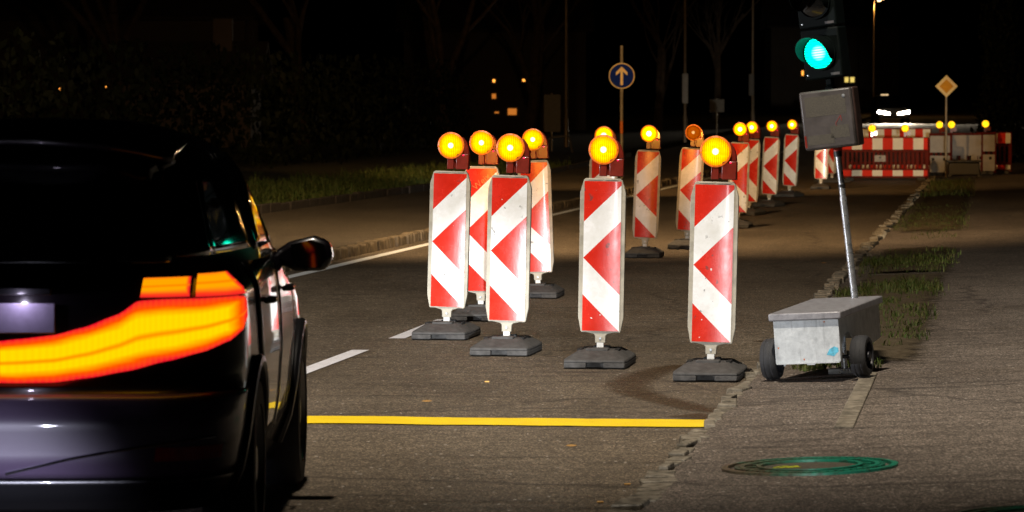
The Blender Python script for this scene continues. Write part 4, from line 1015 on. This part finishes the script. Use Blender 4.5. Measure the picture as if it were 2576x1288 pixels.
# street lamps
m_mast = M_plain('street lamp mast', (0.22, 0.17, 0.12), 0.45, 0.5, var=0.3, scale=2)
m_lamp_on = M_emit('lit street lamp glass', (1.0, 0.62, 0.22), 14)
def street_lamp(u, vb, y, ztop, label, lit, arm=1.2):
    g = aty(u, vb, y); z0 = hill(y) + 0.05
    r_ = thing('street_lamp', label, 'street lamp', (px(u, y), y, z0), 0, 'street lamps along the road')
    H = ztop - z0
    mb = MB(); mb.tube([(0, 0, 0), (0, 0, 1.0), (0, 0, 1.05), (0, 0, H)], [0.085, 0.085, 0.062, 0.042], 14); mb.build('mast', m_mast, r_)
    mb = MB(); mb.tube([(0, 0, H - 0.02), (0.1, 0, H + 0.08), (arm, 0, H + 0.16)], 0.028, 8); mb.build('arm', m_mast, r_)
    mb = MB(); mb.box((arm + 0.28, 0, H + 0.15), (0.62, 0.26, 0.12), 0, None, (0.8, 0.8)); hd = mb.build('lantern', m_mast, r_, bevel=0.03)
    mb = MB(); mb.lathe([(0.12, 0.0), (0.09, -0.06), (0.0, -0.09)], 16, 0, Matrix.Translation((arm + 0.25, 0, H + 0.09))); mb.build('lamp_glass', m_lamp_on if lit else m_cabinet, hd)
    if lit: light('street_glow', 'POINT', (arm + 0.25, 0, H - 0.35), 350, (1.0, 0.55, 0.18), r_, shadow_soft_size=0.12)
    return r_
street_lamp(1424, 392, 140, 9.0, 'unlit lamp mast standing left of the blue arrow sign', False)
s2 = street_lamp(1723, 330, 150, 9.5, 'lamp mast with a paper poster strapped round it', False)
mb = MB(); mb.box((0.0, -0.07, 2.1 + 0.0), (0.22, 0.03, 1.15)); mb.build('poster', m_wpan, s2)
s3 = street_lamp(1893, 330, 170, 9.5, 'lamp mast with a small dark box above the beacon row', False)
mb = MB(); mb.box((-0.06, -0.07, 2.2), (0.22, 0.06, 0.95)); mb.build('junction_box', m_signb, s3)
street_lamp(2196, 300, 250, 8.88, 'lit street lamp at the top edge right of the green signal', True, 0.12)

# approaching vehicle
VY = 215.0; vx = px(2248, VY)
m_dcar = M_car('dark van paint', (0.02, 0.018, 0.016), 0.35, 0.0, 0.8)
van = thing('approaching_van', 'dark van driving towards us with both headlights blazing', 'van', (vx, VY, hill(VY) + 0.004), 0)
mb = MB()
VP = [(-0.9, .28), (.9, .28), (.93, .5), (.93, .95), (.86, 1.12), (.74, 1.50), (.6, 1.57), (-.6, 1.57), (-.74, 1.50), (-.86, 1.12), (-.93, .95), (-.93, .5)]
def sect(y, k, zc): return [(x * k, y, .28 + (z - .28) * zc) for x, z in VP]
vs = sect(0, .9, .45) + sect(.25, 1, .55) + sect(.9, 1, .62) + sect(1.5, 1, 1) + sect(4.2, 1, 1) + sect(4.4, .95, .95); n = 12
mb.add(vs, [tuple(range(12))[::-1], tuple(range(60, 72))] + [(r * 12 + i, r * 12 + (i + 1) % 12, r * 12 + 12 + (i + 1) % 12, r * 12 + 12 + i) for r in range(5) for i in range(12)])
mb.build('body', m_dcar, van, bevel=0.02)
mb = MB(); mb.add([(-.75, .98, 1.06), (.75, .98, 1.06), (.62, 1.42, 1.47), (-.62, 1.42, 1.47)], [(0, 1, 2, 3)]); ws = mb.build('windscreen', m_glass, van); q = ws.modifiers.new('t', 'SOLIDIFY'); q.thickness = 0.02
m_head = M_emit('blazing headlight', (1.0, 0.88, 0.70), 60)
for s in (-1, 1):
    mb = MB(); mb.prism([(s * .22, .58), (s * .22, .70), (s * .5, .76), (s * .86, .82), (s * .92, .74), (s * .84, .64)], Matrix.Translation((0, -.02, -0.1)) @ XZ, 0.25); mb.build('headlight', m_head, van, bevel=0.03)
    light('headlight_beam', 'SPOT', (s * .6, -0.3, .62), 3500, (1.0, 0.84, 0.62), van, None, spot_size=R(60), spot_blend=0.6, shadow_soft_size=0.1).rotation_euler = (R(90 - 3), 0, R(180))
    for yy in (.85, 3.5):
        mb = MB(); mb.lathe([(0.0, -.1), (.3, -.1), (.32, 0), (.3, .1), (0, .1)], 20, 0, Matrix.Translation((s * .85, yy, .32)) @ Matrix.Rotation(R(90), 4, 'Y')); mb.build('wheel', m_rubber, van)
mb = MB(); mb.box((-0.35, 1.75, 1.6), (0.42, 0.1, 0.06)); mb.build('roof_marker', M_emit('roof marker', (1.0, 0.7, 0.35), 1.2), van)

# houses with a few lit windows far behind
m_wall = M_plain('dark render wall', (0.07, 0.055, 0.045), 0.9, var=0.25, scale=0.5)
m_roof = M_plain('dark roof tiles', (0.03, 0.022, 0.02), 0.9, var=0.4, scale=2)
m_win_o = M_emit('orange lit window', (1.0, 0.30, 0.04), 0.55); m_win_y = M_emit('yellow lit window', (0.9, 0.66, 0.16), 1.0); m_win_g = M_emit('cold white lamp', (0.5, 1.0, 0.75), 1.6)
m_lampdot = M_emit('warm porch lamp', (1.0, 0.36, 0.05), 2.5)
def house(x, y, w, dpt, h, rise, label, wins):
    z0 = hill(y) - 0.04; r_ = thing('house', label, 'house', (x, y, z0))
    mb = MB(); mb.box((0, dpt / 2, h / 2), (w, dpt, h)); mb.build('wall', m_wall, r_)
    mb = MB(); o_ = 0.4
    mb.prism([(-o_, h), (dpt / 2, h + rise), (dpt + o_, h), (dpt + o_, h - 0.15), (dpt / 2, h + rise - 0.15), (-o_, h - 0.15)], Matrix.Translation((-w / 2 - o_, 0, 0)) @ MX, w + 2 * o_); rf = mb.build('roof', m_roof, r_)
    mb = MB(); mb.box((w * 0.25, dpt * 0.4, h + rise), (0.6, 0.6, 1.4)); mb.build('chimney', m_wall, rf)
    for (u0, v0, u1, v1, mt) in wins:
        a, b = aty(u0, v0, y), aty(u1, v1, y)
        mb = MB(); mb.box(((a.x + b.x) / 2 - x, -0.03, (a.z + b.z) / 2 - z0), (b.x - a.x + 0.2, 0.05, a.z - b.z + 0.2)); f_ = mb.build('window', m_signb, r_)
        mb = MB(); nx = 2 if (b.x - a.x) > 0.5 else 1
        for i in range(nx): mb.box(((a.x + (b.x - a.x) * (i + 0.5) / nx) - x, -0.07, (a.z + b.z) / 2 - z0), ((b.x - a.x) / nx - 0.06, 0.03, a.z - b.z)); 
        mb.build('pane', mt, f_)
    return r_
house(px(1245, 190), 190, 9, 8, 5.0, 3.0, 'dark house with glowing orange windows behind the bare trees', [(1238, 200, 1247, 207, m_lampdot), (1236, 236, 1249, 248, m_win_o), (1276, 273, 1301, 289, m_win_o), (1243, 281, 1256, 285, m_win_o), (1313, 199, 1324, 205, m_lampdot), (1325, 193, 1338, 204, m_win_g)])
house(px(2100, 330), 330, 11, 9, 7.0, 3, 'distant house with two yellow windows seen beside the green signal', [(2124, 194, 2135, 207, m_win_y), (2138, 194, 2150, 207, m_win_y), (2080, 252, 2094, 256, m_win_y), (2016, 178, 2022, 190, m_lampdot)])
house(px(230, 150), 150, 12, 8, 5.0, 3.0, 'dark house at far left with tiny orange lights', [(147, 214, 153, 230, m_lampdot), (264, 216, 270, 221, m_lampdot), (598, 172, 602, 177, m_win_o), (142, 250, 150, 262, m_win_o)])
house(px(470, 120), 120, 4.0, 5, 2.6, 1.2, 'low dark shed catching a little orange light above the car roof', [])
mb = MB(); c0 = aty(2300, 215, 260); mb.box((0, 0, 0), (0.34, 0.1, 0.14)); 

# trees
def tree(name, x, y, label, h, seed, spread=0.55, depth=5, group='bare trees behind the path'):
    r = random.Random(seed); z0 = hill(y) - 0.05
    root = thing(name, label, 'tree', (x, y, z0), 0, group)
    tr = MB(); cr_ = MB()
    def br(p, d, ln, rad, lev):
        n = 3; pts = [p]
        for i in range(n):
            d = (d + Vector((r.uniform(-1, 1), r.uniform(-1, 1), r.uniform(-0.4, 0.6))) * 0.16).normalized(); pts.append(pts[-1] + d * ln / n)
        (tr if lev < 2 else cr_).tube(pts, [rad * (1 - 0.4 * i / n) for i in range(n + 1)], 7 if lev < 2 else 4, cap=False)
        if lev >= depth: return
        for k in range(r.choice((2, 3, 3)) if lev else 5):
            q = pts[r.choice((2, 3, 3)) if lev else r.choice((1, 2, 3, 3))]; a = r.uniform(0, 6.283)
            d2 = (d + Vector((math.cos(a), math.sin(a), r.uniform(-0.1, 0.5))) * spread * r.uniform(0.7, 1.5)).normalized()
            br(q, d2, ln * r.uniform(0.55, 0.82), rad * 0.52, lev + 1)
    br(Vector((0, 0, 0)), Vector((0, 0, 1)), h * 0.36, h * 0.022, 0)
    tr.build('trunk', m_bark, root); cr_.build('crown', m_bark, root, flat=True, recalc=False); return root
tree('bare_tree', px(1120, 165), 165, 'wide bare tree left of the unlit mast, twigs catching orange light', 16, 1)
tree('bare_tree', px(1330, 175), 175, 'bare tree in front of the dark house with orange windows', 14, 2)
tree('bare_tree', px(760, 150), 150, 'bare tree behind the grass bank, above the car', 14, 3)
tree('bare_tree', px(330, 140), 140, 'bare tree at far left above the car roof', 14, 4)
tree('bare_tree', px(1655, 190), 190, 'slender young tree right of the blue arrow sign', 11, 5, 0.35, 4)
tree('bare_tree', px(1800, 240), 240, 'faint thin tree behind the square sign back', 11, 6, 0.35, 4)

def M_leaf(name, col):
    m, t, o = nt(name); n = noise(t, objco(t), 2.0, 3); c = mix(t, n, tuple(x * 0.5 for x in col), tuple(x * 1.5 for x in col)); prin(t, o, c, 0.7, 0, 0, None, 0.1); return m
m_leaf = M_leaf('dark hedge leaves', (0.005, 0.007, 0.002))
m_twig = m_bark
def hedge(name, label, path, width, height, count, seed, size=0.07):
    r = random.Random(seed); root = thing(name, label, 'hedge', path[0])
    o0 = Vector(path[0]); lf = MB(); st = MB()
    for _ in range(count):
        k = r.random() * (len(path) - 1); i = int(k); p = Vector(path[i]).lerp(Vector(path[i + 1]), k - i)
        a = r.uniform(0, 6.283); q = math.sqrt(r.random()); hh = r.random() ** 0.8
        prof = (1 - 0.35 * hh ** 3) * (0.85 + 0.25 * math.sin(k * 9) * math.sin(hh * 7 + k * 5))
        c = p + Vector((math.cos(a) * q * width / 2 * prof, math.sin(a) * q * width / 2 * prof, 0.03 + hh * height * (0.9 + 0.15 * math.sin(k * 13)))) - o0
        e = Euler((r.uniform(0, 6), r.uniform(0, 6), r.uniform(0, 6))).to_matrix(); s = size * r.uniform(0.6, 1.5)
        lf.add([c + e @ Vector(v) for v in ((-s, 0, 0), (0, -s * .5, 0), (s, 0, 0), (0, s * .5, 0))], [(0, 1, 2, 3)])
    lf.build('foliage', m_leaf, root, flat=True, recalc=False); return root
hedge('hedge', 'dark leafy hedge along the right edge of the pavement', [rd(3.75, y, 0.05) for y in range(48, 96, 4)], 1.1, 3.2, 16000, 5, 0.055)
hedge('hedge', 'dark hedge behind the grass bank on the left', [rd(-15.5, y, 0.4) for y in range(56, 124, 6)], 1.8, 2.6, 9000, 6, 0.09)
hedge('bush', 'tall dark bush behind the barriers near the priority sign', [(px(2505, 112), 112, hill(112)), (px(2540, 114), 114, hill(114))], 1.6, 4.6, 5000, 9, 0.09)
hedge('bush', 'dark low bush spilling from the hedge foot onto the right pavement', [rd(3.3, 40, 0.1), rd(3.5, 44, 0.1)], 0.9, 0.5, 1500, 8, 0.04)

# litter
m_butt = M_plain('cigarette filter', (0.55, 0.30, 0.08), 0.8, var=0.3, scale=200); m_dleaf = M_plain('dry leaf', (0.28, 0.15, 0.04), 0.8, var=0.4, scale=60)
def litter(u, v, kind, label, a):
    p = atz(u, v, 0.007); mb = MB()
    if kind == 'butt': mb.tube([(-0.014, 0, 0), (0.014, 0, 0)], 0.0045, 8)
    else: mb.prism([(-.03, 0), (-.012, -.014), (.012, -.012), (.032, 0), (.01, .015), (-.014, .012)], Matrix.Rotation(0.25, 4, 'X'), 0.002)
    o = mb.build('cigarette_butt' if kind == 'butt' else 'dry_leaf', m_butt if kind == 'butt' else m_dleaf); o.location = p; o.rotation_euler = (0, 0, a)
    tag(o, label, 'litter', 'litter on the asphalt')
litter(1225, 960, 'butt', 'cigarette butt lying between the stop line and the second front beacon', 0.1)
litter(1578, 1218, 'butt', 'cigarette butt on the road close to the setts, upper of two', 0.3)
litter(1510, 1263, 'butt', 'cigarette butt on the road close to the setts, lower of two', -0.2)
litter(1852, 1022, 'butt', 'cigarette butt on the kerb setts beside the end of the stop line', 0.1)
litter(1653, 1197, 'butt', 'cigarette butt right at the kerb setts left of the manhole cover', 0.4)
litter(1437, 1121, 'leaf', 'pale scrap on the road below the middle of the stop line', 0.4)
litter(1073, 1009, 'leaf', 'dry leaf just beyond the stop line', 0.4)
litter(2072, 661, 'leaf', 'orange dry leaf on the road beside the signal pole', 0.2)

# ---------------------------------------------------------------- light
w = bpy.data.worlds.new('World'); S.world = w; w.use_nodes = True
t = w.node_tree; bg = t.nodes['Background']
sky = t.nodes.new('ShaderNodeTexSky'); sky.sky_type = 'NISHITA'; sky.sun_disc = False; sky.sun_elevation = R(-4); sky.sun_rotation = R(180)
L(t, sky.outputs[0], bg.inputs[0]); bg.inputs[1].default_value = 0.006
# unseen lights added: overhead fills for street lamps, beams for headlights of waiting cars
light('overhead_fill', 'SPOT', (-0.8, 14, 19), 24500, (1.0, 0.88, 0.73), None, (0.8, 27, 0), spot_size=R(66), spot_blend=0.9, shadow_soft_size=0.3)  # fill added over the road for ground and beacons
light('path_fill', 'SPOT', (0.6, 47, 10), 7500, (1.0, 0.66, 0.34), None, (-2.4, 54, 0), spot_size=R(120), spot_blend=0.7, shadow_soft_size=0.3)  # fill added above the road for path, kerb and bank
light('far_fill', 'SPOT', (0.5, 70, 10), 9000, (1.0, 0.56, 0.20), None, (4.0, 90, 1.2), spot_size=R(70), spot_blend=0.9, shadow_soft_size=0.3)  # amber fill added for the arrow sign and far road
light('tree_fill', 'POINT', (-1.0, 156, 8.5), 50, (1.0, 0.52, 0.18), None, None, shadow_soft_size=0.2)  # faint fill added for the bare trees
light('side_headlight', 'SPOT', (-15, 19.5, 1.1), 7500, (0.95, 0.95, 1.0), None, (3, 26.5, 0.0), spot_size=R(46), spot_blend=0.7, shadow_soft_size=0.12)
light('unseen_headlight', 'SPOT', (0.25, -10, 0.75), 75000, (0.93, 0.96, 1.0), None, (-0.22, 28.3, 0.22), spot_size=R(2.5), spot_blend=0.8, shadow_soft_size=0.1)  # narrow beam added for the lower halves of the left front beacons
light('unseen_headlight', 'SPOT', (0.35, -11, 0.75), 15000, (0.95, 0.97, 1.0), None, (1.05, 25.2, 0.1), spot_size=R(4.0), spot_blend=0.9, shadow_soft_size=0.1)  # beam added for the right-hand front beacons
light('unseen_headlight', 'SPOT', (3.0, -12, 0.75), 110000, (1.0, 0.93, 0.74), None, (8.2, 94, 0.9), spot_size=R(4.4), spot_blend=0.85, shadow_soft_size=0.1)  # beam added to brighten the far barriers and row end
light('bumper_beam', 'SPOT', (-2.4, 1, 0.55), 12000, (0.78, 0.79, 1.0), None, (-1.95, 14, 0.10), spot_size=R(5.6), spot_blend=1.0, shadow_soft_size=0.1)  # beam added for lavender light on the car bumper
vs_ = S.view_settings; vs_.view_transform = 'Standard'; vs_.look = 'None'; vs_.exposure = 0; vs_.gamma = 1; vs_.use_curve_mapping = False
S.cycles.use_denoising = True; S.cycles.max_bounces = 6; S.cycles.sample_clamp_indirect = 4.0; S.cycles.use_light_tree = True
